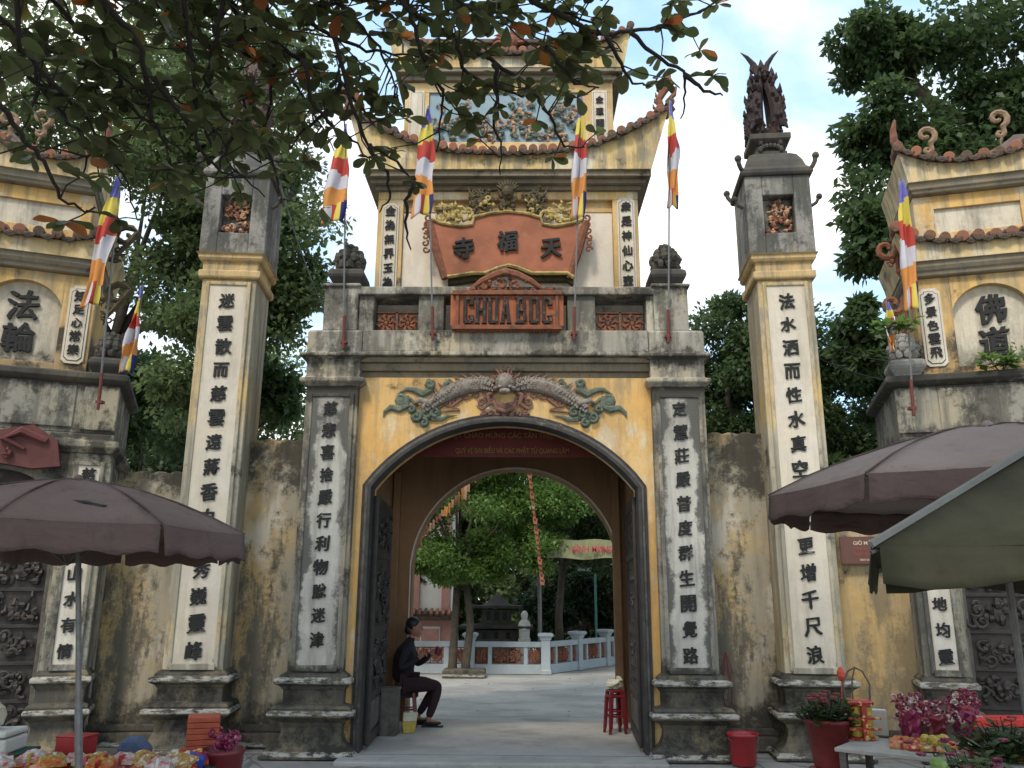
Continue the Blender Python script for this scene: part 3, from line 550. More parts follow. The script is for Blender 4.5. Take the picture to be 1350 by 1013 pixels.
    for sx in (-1, 1):
        curl(f, sx * .20, 3.88, y, .06, 1.2, 3 if sx > 0 else 0, sx, .02, .7, [(sx * .30, 3.92), (sx * .36, 3.95)]); curl(f, sx * .27, 3.78, y, .05, 1.2, 3 if sx > 0 else 0, -sx, .018, .7)
        curl(f, sx * .15, 3.80, y - .02, .04, 1, 1, sx, .018, .7)
        f.tube([(sx * .12, y, 3.92), (sx * .2, y - .04, 3.86), (sx * .17, y - .04, 3.76), (sx * .26, y, 3.70), (sx * .33, y, 3.75)], [.03, .028, .025, .02, .005], 6, .7)
    obj('mane', f, M['dragonred'], head)
    m_ = MB(); m_.tube([(-.13, y - .03, 3.80), (-.10, y - .04, 3.70), (0, y - .04, 3.665), (.10, y - .04, 3.70), (.13, y - .03, 3.80)], [.014, .02, .022, .02, .014], 6, .8)
    for k_ in range(4): m_.tube([(-.11 + .02 * k_, y - .02, 3.79 - .005 * k_), (-.08 + .018 * k_, y - .035, 3.715 + .016 * k_), (0, y - .04, 3.69 + .02 * k_), (.08 - .018 * k_, y - .035, 3.715 + .016 * k_), (.11 - .02 * k_, y - .02, 3.79 - .005 * k_)], .012, 5, .8)
    for i in range(7):
        m_.blob((-.24 + .08 * i, y, 3.645 + .02 * (i % 2)), (.05, .03, .03), 7, 4, .1, rng); curl(m_, -.24 + .08 * i, 3.65, y - .025, .03, 1, i, 1, .01, .7)
    obj('jaw', m_, M['dragonred'], head)
dragon_relief()

# CHUA BOC board on the parapet
nb = MB(); nb.prism([(-.64, 4.67), (-.58, 4.60), (.62, 4.60), (.68, 4.67), (.68, 5.03), (.60, 5.09), (-.56, 5.09), (-.64, 5.03)], -.075, .03)
NB = obj('name_board', nb, M['terrab'], G, bevel=.008)
fr = MB()
fr.box(-.62, .66, -.12, -.07, 5.03, 5.085); fr.box(-.62, .66, -.12, -.07, 4.605, 4.655); fr.box(-.575, -.54, -.105, -.07, 4.655, 5.03); fr.box(.585, .62, -.105, -.07, 4.655, 5.03)
for i in range(34): fr.blob((-.58 + i * .0365, -.06, 4.595), (.014, .02, .018), 5, 3)
obj('frame', fr, M['terrad'], NB, bevel=.005)
def block_letter(ch, cx, w_=.118, h_=.325, t=.038, cz=4.843):
    """heavy slab letter built from bars, as moulded on the board"""
    q = MB(); a, b, lo, hi = cx - w_ / 2, cx + w_ / 2, cz - h_ / 2, cz + h_ / 2; y0, y1 = -.108, -.076; k = t * .55
    V = lambda x0, z0, z1, e=0.: q.box(x0, x0 + t, y0 - e, y1, z0, z1)
    Hh = lambda z0, x0, x1, e=.002: q.box(x0, x1, y0 - e, y1, z0, z0 + t)
    if ch in 'CUO': V(a, lo + k, hi - (0 if ch == 'U' else k))
    if ch == 'B': V(a, lo, hi); q.box(a - .014, a + t, y0 - .003, y1, lo, lo + .02); q.box(a - .014, a + t, y0 - .003, y1, hi - .02, hi)
    if ch in 'CO': Hh(hi - t, a + k, b - k); Hh(lo, a + k, b - k)
    if ch == 'C': V(b - t, hi - .09, hi - k, .001); V(b - t, lo + k, lo + .09, .001); q.box(b - t * 1.5, b + .004, y0 - .003, y1, hi - .10, hi - .085); q.box(b - t * 1.5, b + .004, y0 - .003, y1, lo + .085, lo + .10)
    if ch == 'O': V(b - t, lo + k, hi - k, .001)
    if ch == 'U': V(b - t, lo + k, hi, .001); Hh(lo, a + k, b - k); q.box(a - .010, a + t + .010, y0 - .003, y1, hi - .018, hi); q.box(b - t - .010, b + .010, y0 - .003, y1, hi - .018, hi)
    if ch == 'H':
        V(a, lo, hi); V(b - t, lo, hi, .001); Hh(cz - t / 2, a + t, b - t)
        for z in (lo, hi - .018): q.box(a - .010, a + t + .010, y0 - .003, y1, z, z + .018); q.box(b - t - .010, b + .010, y0 - .003, y1, z, z + .018)
    if ch == 'B': Hh(hi - t, a + k, b - k * 1.3); Hh(lo, a + k, b - k); Hh(cz - t / 2, a + t, b - k); V(b - t, lo + k * 1.4, cz - k, .001); V(b - t - .010, cz + k, hi - k * 1.4, .001)
    if ch == 'A':
        q.prism([(a, lo), (a + t, lo), (cx + .008, hi), (cx - .022, hi)], y0, y1); q.prism([(b - t, lo), (b, lo), (cx + .022, hi), (cx - .008, hi)], y0 - .001, y1)
        q.box(a + .02, b - .02, y0 - .002, y1, cz - .06, cz - .035); q.box(a - .008, a + t + .008, y0 - .003, y1, lo, lo + .018); q.box(b - t - .008, b + .008, y0 - .003, y1, lo, lo + .018)
    o = obj('letter', q, M['letter'], NB, bevel=.004)
for ch, x in zip('CHUABOC', (-.43, -.285, -.14, .005, .185, .335, .485)): block_letter(ch, x)
cr = MB(); cluster(cr, -.55, .6, 5.09, 5.13, -.03, 22, .05); cr.tube([(-.42, -.03, 5.12), (-.28, -.05, 5.22), (-.12, -.05, 5.30), (0, -.06, 5.33), (.14, -.05, 5.30), (.3, -.05, 5.22), (.45, -.03, 5.12)], [.02, .04, .05, .055, .05, .04, .02], 7, .8)
cluster(cr, -.25, .28, 5.12, 5.25, -.04, 18, .06); cr.blob((0, -.10, 5.30), (.05, .04, .035), 8, 5)
obj('bat_crest', cr, M['terrad'], G)

# ---------------------------------------------------------------- pavilion on top
PY = 1.0
w = MB(); w.box(-1.74, 1.74, PY + .03, 2.45, 4.6, 7.0); w.box(-1.74, -1.40, PY - .05, PY + .03, 4.6, 6.78); w.box(1.40, 1.74, PY - .05, PY + .03, 4.6, 6.78); w.box(-1.74, 1.74, PY - .05, PY + .03, 6.78, 6.9)
w.box(-1.40, 1.40, PY - .0, PY + .03, 6.62, 6.68); obj('pavilion_wall', w, M['pav'], G, bevel=.008)
w = MB(); w.box(-1.395, 1.395, PY - .005, PY + .029, 4.62, 6.60); obj('pavilion_panel', w, M['pavcream'], G)
w = MB(); w.box(-1.78, 1.78, PY - .10, 2.5, 6.901, 6.96); w.box(-1.84, 1.84, PY - .18, 2.58, 6.96, 7.02); w.box(-1.90, 1.90, PY - .26, 2.66, 7.02, 7.10); obj('pavilion_cornice', w, M['cornice'], G, bevel=.008)
def plaque(parent, cx, z0, z1, w_, y, chars, zs, size, name='couplet_panel', mat=None, notch=True):
    h = w_ / 2; n = h * .35 if notch else .005
    def outline(h, a, b): return [(cx - h, a + n), (cx - h + n, a), (cx + h - n, a), (cx + h, a + n), (cx + h, b - n), (cx + h - n * .9, b - n * .5), (cx + h - n, b), (cx - h + n, b), (cx - h + n * .9, b - n * .5), (cx - h, b - n)]
    q = MB(); q.prism(outline(h, z0, z1), y - .015, y + .004); p = obj(name, q, mat or M['tallpanel'], parent)
    q = MB(); q.prism(outline(h * .80, z0 + .03, z1 - .035), y - .019, y - .012); obj('black_line', q, M['ink'], p)
    q = MB(); q.prism(outline(h * .755, z0 + .037, z1 - .042), y - .023, y - .010); obj('inscription_field', q, mat or M['tallpanel'], p)
    for ch, z in zip(chars, zs): char(ch, p, cx, y - .033, z, size * rng.uniform(.93, 1.06), rot=rng.uniform(-.05, .05))
    return p
plaque(G, -1.565, 5.2, 6.72, .225, PY - .052, '金為無界玉為', lin(6.60, 5.58, 6), .145)
plaque(G, 1.575, 5.2, 6.80, .235, PY - .052, '衆是神仙心壺', lin(6.66, 5.61, 6), .15)

# scroll-shaped terracotta board with the temple name
def scroll_outline():
    top = [(-1.0, 6.42), (-.86, 6.36), (-.62, 6.32), (-.46, 6.34), (-.44, 6.44), (-.25, 6.50), (0, 6.53), (.25, 6.50), (.44, 6.44), (.46, 6.35), (.62, 6.32), (.84, 6.36), (1.0, 6.42)]
    bot = [(-.77, 5.61), (-.62, 5.63), (-.45, 5.66), (-.28, 5.66), (-.12, 5.73), (.02, 5.77), (.16, 5.73), (.32, 5.66), (.5, 5.66), (.66, 5.66), (.78, 5.66), (.83, 5.62), (.86, 5.60)]
    return bot, top
bt, tp = scroll_outline()
q = MB(); q.strip(bt, tp, PY - .20, PY - .12); SB = obj('scroll_board', q, M['terra'], G)
q = MB(); q.tube([(x, PY - .21, z) for x, z in tp], .022, 6); q.tube([(x, PY - .21, z) for x, z in bt], .026, 6); obj('yellow_edge', q, M['gold'], SB)
q = MB(); q.strip([(x, z - .07) for x, z in bt], [(x, z + .01) for x, z in bt], PY - .13, PY - .04); obj('board_underside', q, M['golddark'], SB)
for sx in (-1, 1):
    q = MB(); q.tube([(sx * .80, PY - .17, 5.60), (sx * .92, PY - .17, 5.98), (sx * 1.03, PY - .17, 6.40)], [.05, .06, .06], 8, 1); 
    for k in range(6): curl(q, sx * (1.06 + .02 * math.sin(k)), 6.0 + .09 * k, PY - .19, .05, 1, k, sx, .016)
    obj('scroll_roller', q, M['terrad'], SB)
for ch, x, z in (('寺', -.57, 6.0), ('福', .0, 6.10), ('天', .57, 6.0)): char(ch, SB, x, PY - .225, z, .30, bold=.045)
q = MB()
for sx in (-1, 1): cluster(q, *sorted((sx * .50, sx * .93)), 6.40, 6.64, PY - .17, 34, .085)
obj('carved_cloud', q, M['gold'], G)
q = MB(); 
for sx in (-1, 1):
    cluster(q, *sorted((sx * .20, sx * .50)), 6.52, 6.78, PY - .17, 22, .07)
    cluster(q, *sorted((sx * .24, sx * .44)), 6.66, 6.86, PY - .18, 20, .05)
    q.tube([(sx * .44, PY - .2, 6.74), (sx * .50, PY - .2, 6.80), (sx * .53, PY - .2, 6.90)], [.03, .02, .005], 5)
cluster(q, -.1, .1, 6.56, 6.85, PY - .2, 22, .07)
q.blob((0, PY - .24, 6.78), (.085, .08, .10), 8, 6, .12, rng)
for k in range(9):
    a = math.pi * (.1 + .8 * k / 8); q.tube([(0, PY - .22, 6.8), (math.cos(a) * .1, PY - .26, 6.82 + math.sin(a) * .08), (math.cos(a) * .16, PY - .24, 6.86 + math.sin(a) * .12)], [.03, .02, .004], 5)
obj('carved_dragon', q, M['golddark'], G)
q = MB(); cluster(q, -.45, .45, 6.54, 6.72, PY - .2, 16, .05); obj('carved_flame', q, M['gold'], G)

# ---- curved eaves with clay tiles
def tile_mesh():
    q = MB(); q.lathe([(.050, 0), (.060, .002), (.060, .02), (.054, .035), (.054, .16), (.046, .165), (.046, .34)], k=12)
    q.v = [(x, z, y) for x, y, z in q.v]; q.f = [tuple(reversed(f)) for f in q.f]; me = q.mesh('roof_tile'); me.materials.append(M['tile']); me.polygons.foreach_set('use_smooth', [len(p.vertices) == 4 for p in me.polygons]); return me
def tile2_mesh():
    q = MB(); q.tube([(-.062, 0, .012), (-.045, 0, -.022), (0, 0, -.04), (.045, 0, -.022), (.062, 0, .012)], .016, 5)
    q.blob((0, .0, -.018), (.05, .018, .034), 8, 4); q.box(-.055, .055, 0, .34, -.012, .008)
    me = q.mesh('eave_tile'); me.materials.append(M['tile2']); return me
TM, TM2 = tile_mesh(), tile2_mesh()
def boat(a, b, z0, zm, zt, p=2.7, n=22, side=4):
    top = [(-b + 2 * b * i / n, zm + (zt - zm) * abs(-1 + 2 * i / n) ** p) for i in range(n + 1)]
    bot = []
    for x, z in top: bot.append((max(-a, min(a, x)) if abs(x) <= a else math.copysign(a + (abs(x) - a) * .0, x), z0))
    return bot, top
def eave(parent, a, b, z0, zm, zt, yf, yb, fmat, p=2.7, pitch=.133, tilt=.16, rows=1, s=1., name='eave_fascia'):
    bot, top = boat(a, b, z0, zm, zt, p)
    q = MB(); q.strip(bot, top, yf, yf + .16); 
    # flared ends running back
    for sx in (-1, 1):
        e = [(sx * a, z0), (sx * (a + (b - a) * .35), z0 + (zt - z0) * .45), (sx * b, zt)]
        q.add([(x, yf + .16, z) for x, z in e] + [(x, yb, z) for x, z in e] + [(sx * (abs(x) - .1), yb, z) for x, z in e] + [(sx * (abs(x) - .1), yf + .16, z) for x, z in e],
              [(0, 1, 4, 3), (1, 2, 5, 4), (2, 11, 8, 5), (11, 10, 7, 8), (10, 9, 6, 7)])
    obj(name, q, fmat, parent)
    q = MB(); n = len(top); vs = [(x, yf + .02, z + .03) for x, z in top] + [(x * .86, yf + (yb - yf) * .5, z + .42) for x, z in top] + [(x * .86, yf + (yb - yf) * .5 + .02, z + .36) for x, z in top] + [(x, yf + .04, z - .01) for x, z in top]
    q.add(vs, [(k * n + i, k * n + i + 1, (k + 1) % 4 * n + i + 1, (k + 1) % 4 * n + i) for k in range(4) for i in range(n - 1)]); obj('roof_slope', q, M['tile2'], parent)
    N = int(2 * b / (pitch * s)); N += 1 - N % 2
    for i in range(N + 1):
        for low in (0, 1):
            if low and i == N: continue
            u = (i + .5 * low) / N * 2 - 1; x = b * u; z = zm + (zt - zm) * abs(u) ** p; sl = (zt - zm) * p * abs(u) ** (p - 1) * math.copysign(1, u) / b
            o = bpy.data.objects.new('eave_tile' if low else 'roof_tile', TM2 if low else TM); COL.objects.link(o); o.parent = parent
            o.location = (x + rng.uniform(-.008, .008), yf - .07 + rng.uniform(-.03, .02), z + (.015 if low else .045) * s); o.rotation_euler = (tilt + rng.uniform(-.03, .03), -math.atan(sl) * .8, rng.uniform(-.08, .08)); o.scale = (s * rng.uniform(.93, 1.07), 1, s * rng.uniform(.93, 1.07))
            if rows > 1 and not low:
                for r_ in range(1, rows):
                    o2 = o.copy(); COL.objects.link(o2); o2.location = (x * (1 - .03 * r_), yf - .07 + .15 * r_, z + (.045 + .028 * r_) * s)
eave(G, 1.90, 2.17, 7.10, 7.30, 8.02, .70, 2.75, M['fascia'])
# upturned corner ornaments
def corner_ornament(parent, x, y, z, sx, s=1., name='corner_ornament'):
    q = MB(); q.tube([(0, 0, -.02), (sx * .05, 0, .12), (sx * .02, 0, .26), (sx * .10, 0, .40), (sx * .20, 0, .52), (sx * .17, 0, .60), (sx * .08, 0, .56), (sx * .06, 0, .48)], [.07, .055, .05, .055, .05, .045, .035, .012], 7)
    q.tube([(sx * .10, 0, 0), (sx * .20, 0, .12), (sx * .14, 0, .24), (sx * .23, 0, .34), (sx * .26, 0, .46)], [.05, .045, .035, .035, .02], 7)
    q.blob((sx * .16, 0, .63), (.045, .045, .05), 7, 5); 
    for k in range(5): q.tube([(sx * .02 * k, 0, .1 + .09 * k), (sx * (-.05 + .02 * k), 0, .14 + .09 * k), (sx * (-.06 + .02 * k), 0, .2 + .09 * k)], [.025, .02, .004], 5)
    return obj(name, q, M['terrad'], parent, loc=(x, y, z), scale=s)
corner_ornament(G, 2.03, .80, 7.93, 1); corner_ornament(G, -2.03, .80, 7.93, -1)

# second storey
Y2 = 1.12
w = MB(); w.box(-1.46, 1.46, Y2 + .02, 2.35, 7.0, 8.72); w.box(-1.46, 1.46, Y2 - .04, Y2 + .02, 8.50, 8.66); w.box(-1.46, -1.12, Y2 - .04, Y2 + .02, 7.3, 8.5); w.box(1.0, 1.46, Y2 - .04, Y2 + .02, 7.3, 8.5); w.box(-1.12, 1.0, Y2 - .04, Y2 + .02, 7.3, 7.72)
obj('upper_wall', w, M['pav'], G, bevel=.008)
w = MB(); w.box(-1.115, .995, Y2 - .01, Y2 + .019, 7.725, 8.495); PT = obj('landscape_relief', w, simple('painted_sky_panel', (.28, .38, .42), .85, .2, 3), G)
q = MB(); cluster(q, -1.08, -.1, 7.75, 8.10, Y2 - .02, 60, .075, mats=3); cluster(q, -1.05, -.4, 8.2, 8.4, Y2 - .02, 14, .05, mats=3); cluster(q, .0, .35, 7.8, 8.42, Y2 - .02, 40, .07, mats=3); cluster(q, .55, .95, 7.75, 8.35, Y2 - .02, 44, .07, mats=3); cluster(q, .2, .8, 7.75, 7.88, Y2 - .02, 20, .06, mats=3)
obj('landscape_figures', q, [M['peach'], M['cloud'], M['dragon']], PT)
plaque(G, 1.27, 7.30, 8.52, .21, Y2 - .042, '金蓮開世界', lin(8.36, 7.62, 5), .125, notch=False)
plaque(G, -1.29, 7.30, 8.52, .21, Y2 - .042, '', (), .125, notch=False)
w = MB(); w.box(-1.52, 1.52, Y2 - .10, 2.42, 8.661, 8.74); w.box(-1.60, 1.60, Y2 - .18, 2.5, 8.74, 8.80); obj('upper_cornice', w, M['cornice'], G, bevel=.008)
eave(G, 1.60, 1.72, 8.80, 8.98, 9.40, .93, 2.5, M['fascia'], s=.95)
q = MB(); q.box(-1.2, 1.2, 1.55, 1.9, 9.1, 9.62); q.box(-1.3, 1.3, 1.5, 1.95, 9.62, 9.7); obj('roof_ridge', q, M['tile2'], G, bevel=.02)
q = MB(); q.blob((0, 1.5, 9.62), (.13, .1, .13), 12, 8); 
for k in range(10):
    a = math.pi * (k / 9); q.tube([(math.cos(a) * .11, 1.5, 9.62 + math.sin(a) * .11), (math.cos(a) * .19, 1.48, 9.62 + math.sin(a) * .19), (math.cos(a + .2) * .27, 1.5, 9.62 + math.sin(a + .2) * .25)], [.04, .03, .005], 5)
obj('sun_disc_finial', q, M['terrad'], G)

# doors folded back against the passage walls
def door_leaf(parent, hinge, sx, w_=1.42, h=2.72, t=.06):
    q = MB(); q.box(0, w_, -t / 2, t / 2, .07, h)
    for a, b_ in ((0, .09), (w_ - .09, w_)): q.box(a, b_, -t / 2 - .02, t / 2 + .02, .07, h)
    for a, b_ in ((.07, .17), (.52, .60), (1.20, 1.28), (2.05, 2.13), (h - .1, h)): q.box(.09, w_ - .09, -t / 2 - .018, t / 2 + .018, a, b_)
    d = obj('door', q, M['door'], parent, bevel=.006); d.location = hinge; d.rotation_euler = (0, 0, R(90))
    for z0, z1 in ((.60, 1.20), (1.28, 2.05), (2.13, h - .1)):
        c_ = MB(); cluster(c_, .14, w_ - .14, z0 + .06, z1 - .06, -t / 2 if sx > 0 else t / 2, 46, .07, fl=.7); obj('carved_panel', c_, M['door'], d)
    for x in (.3, .72, 1.1):
        c_ = MB(); s_ = 1 if sx < 0 else 1; c_.box(x - .16, x + .16, -t / 2 - .012, t / 2 + .012, .2, .49); obj('plain_panel', c_, M['doorframe'], d, bevel=.01)
    return d
dl = door_leaf(G, (-1.475, .24, 0), 1, 1.32); dl.rotation_euler = (0, 0, R(92)); dr = door_leaf(G, (1.50, .24, 0), -1, 1.32); dr.rotation_euler = (0, 0, R(86.8))

# banner over the passage
BN = thing('banner', 'dark red two line cloth banner with yellow letters hung high inside the arched passage', 'banner', (0.08, .62, 0))
q = MB(); q.box(-1.28, 1.28, 0, .02, 3.235, 3.61); obj('cloth', q, M['banner'], BN)
text('LIỆT CHÀO MỪNG CÁC TÂN THIỆN HỮU', BN, 0, -.01, 3.50, .105, M['bannert'], .9)
text('QUÝ VỊ ĐẠI BIỂU VÀ CÁC PHẬT TỬ QUANG LÂM', BN, 0, -.01, 3.32, .11, M['bannert'], .74)

# ---------------------------------------------------------------- tall lantern pillars
def tall_pillar(label, x, rz, chars, sx):
    T = thing('lantern_pillar', label, 'pillar', (x, .46, 0), rz, 'tall lantern pillars flanking the central gate')
    n = len(chars); pilaster(T, 0, -.36, .64, .72, 5.30, M['plinth'], M['tallpanel'], M['tallshaft'], chars, lin(5.02, 1.03, n), .20, panel_w=.44, ptop=5.22, k_plinth=.95, name='shaft')
    q = MB(); q.rect(0, 0, .32, .36, [(0, 5.30), (.035, 5.305), (.045, 5.33), (.045, 5.40), (.01, 5.41), (.01, 5.52), (.04, 5.525), (.06, 5.56), (.06, 5.60), (.09, 5.62)]); obj('capital', q, M['pillaryel'], T, bevel=.01)
    B = MB(); h = .39; B.box(-h, -.185, -h, h, 5.621, 6.66); B.box(.185, h, -h, h, 5.621, 6.66); B.box(-.185, .185, -h, h, 5.621, 5.90); B.box(-.185, .185, -h, h, 6.40, 6.66); B.box(-.185, .185, -h + .14, h, 5.90, 6.40)
    bx = obj('lantern_box', B, M['box'], T, bevel=.012)
    c_ = MB(); cluster(c_, -.14, .14, 5.94, 6.36, -h + .12, 46, .06, fl=.9, mats=2); obj('figure_relief', c_, [M['peach'], M['terrad']], bx)
    q = MB(); q.rect(0, 0, .39, .39, [(.0, 6.655), (.03, 6.66), (.045, 6.69), (.045, 6.74), (.02, 6.75), (-.02, 6.80), (-.05, 6.90), (-.10, 7.0), (-.16, 7.05), (-.22, 7.07)]); rf = obj('lantern_roof', q, M['soot'] if sx > 0 else M['box'], T, bevel=.008)
    for a in (-1, 1):
        for b_ in (-1, 1):
            f = MB(); f.tube([(a * .40, b_ * .40, 6.72), (a * .43, b_ * .43, 6.75), (a * .455, b_ * .455, 6.80), (a * .46, b_ * .46, 6.85)], [.03, .028, .028, .03], 7); f.blob((a * .465, b_ * .465, 6.87), .045, 8, 6); obj('curled_corner', f, M['soot'], rf)
    for a in (-1, 1): 
        f = MB(); f.tube([(a * .41, -.3, 6.28), (a * .47, -.3, 6.32), (a * .50, -.3, 6.38)], .022, 6); f.blob((a * .51, -.3, 6.40), .04, 7, 5); obj('side_knob', f, M['soot'], bx)
    q = MB(); q.rect(0, 0, .20, .20, [(0, 7.06), (.0, 7.10), (-.03, 7.12), (-.03, 7.20), (.03, 7.24), (.05, 7.26), (.05, 7.33), (.0, 7.34)])
    for k in range(9):
        a = math.pi * k / 8; q.blob((math.cos(a) * .13, -.20, 7.12 + math.sin(a) * .06 + .0), .035, 6, 4)
    q.blob((-.12, -.2, 7.22), .04, 6, 4); q.blob((.12, -.2, 7.22), .04, 6, 4)
    obj('finial_base', q, M['soot'], T)
    q = MB(); cluster(q, -.17, .17, 7.36, 7.50, -.13, 18, .06); cluster(q, -.15, .15, 7.36, 7.5, .1, 10, .06); q.blob((0, 0, 7.42), (.19, .17, .10), 12, 5)
    for i in range(4):                                             # four phoenixes back to back, tails raised
        a0 = math.pi / 4 + i * math.pi / 2; dx, dy = math.cos(a0), math.sin(a0)
        path = [(.11, 7.42), (.18, 7.55), (.185, 7.75), (.15, 7.95), (.10, 8.12), (.06, 8.28), (.04, 8.45)]
        q.tube([(dx * r_, dy * r_, z) for r_, z in path], [.06, .085, .09, .08, .065, .05, .03], 7)
        for r_, z in path[:-1]:
            for k in range(7):
                b2 = a0 + rng.uniform(-1.2, 1.2); ex, ey = math.cos(b2), math.sin(b2); z1 = z + rng.uniform(-.08, .08)
                q.tube([(dx * r_ + ex * .06, dy * r_ + ey * .06, z1), (dx * r_ + ex * .10, dy * r_ + ey * .10, z1 + .04), (dx * r_ + ex * .105, dy * r_ + ey * .105, z1 + .11)], [.032, .026, .004], 5)
        q.tube([(dx * .20, dy * .20, 7.56), (dx * .28, dy * .28, 7.50), (dx * .32, dy * .32, 7.41)], [.05, .04, .012], 6); q.blob((dx * .28, dy * .28, 7.53), .045, 6, 4)
    for a in (-1, 1):
        q.tube([(a * .05, 0, 8.38), (a * .09, 0, 8.50), (a * .17, 0, 8.62), (a * .25, 0, 8.70)], [.05, .038, .024, .003], 6)
        q.tube([(a * .02, .0, 8.3), (0, -.02, 8.44), (0, -.02, 8.56)], [.06, .05, .005], 6)
    obj('phoenix_finial', q, simple('weathered_phoenix_relief', (.13, .08, .06), .85, .5, 12, dirt=(.05, .05, .04), dthr=.5) if sx < 0 else simple('blackened_phoenix_relief', (.045, .030, .027), .85, .5, 12, dirt=(.15, .06, .045), dthr=.56), T)
    return T
tall_pillar('tall left lantern pillar with cream couplet panel, its top half hidden by almond branches', -3.36, R(5), '迷雲散而慈雲遠蔣香中芳秀巍靈峰', -1)
tall_pillar('tall right lantern pillar topped by dark phoenix finial against open sky', 3.36, R(-5), '法水洒而性水真空山水更增千尺浪', 1)

# ---------------------------------------------------------------- wing walls
def wing(label, x0, y0, x1, y1, h, t=.35, cap=True, mat='wing'):
    l = math.hypot(x1 - x0, y1 - y0); T = thing('wing_wall', label, 'wall', (x0, y0, 0), math.atan2(y1 - y0, x1 - x0), 'yellow plaster walls between the gate pillars')
    q = MB(); n = 14; top = [(l * i / n, h + .012 * math.sin(i * 1.9) + (.012 if i % 5 == 0 else 0)) for i in range(n + 1)]; q.strip([(x, 0) for x, z in top], top, 0, t); obj('plaster_wall', q, M[mat], T, bevel=.02)
    q = MB(); q.box(0, l, -.10, 0, 0, .16); q.box(0, l, -.05, 0, .16, .24); obj('wall_footing', q, M['plinth'], T, bevel=.02)
    return T
wing('stained plaster wall between left lantern pillar and central gate', -3.08, .52, -2.22, .52, 3.42)
wing('stained plaster wall with red bucket at its foot, right of the central gate', 2.22, .52, 3.08, .52, 3.52)
wing('mouldy plaster wall behind the left parasol, between pillar and side gate', -4.55, .42, -3.65, .52, 3.02)
wing('yellow plaster wall carrying the brown opening hours sign', 3.65, .52, 4.72, .35, 3.0, mat='wingr')

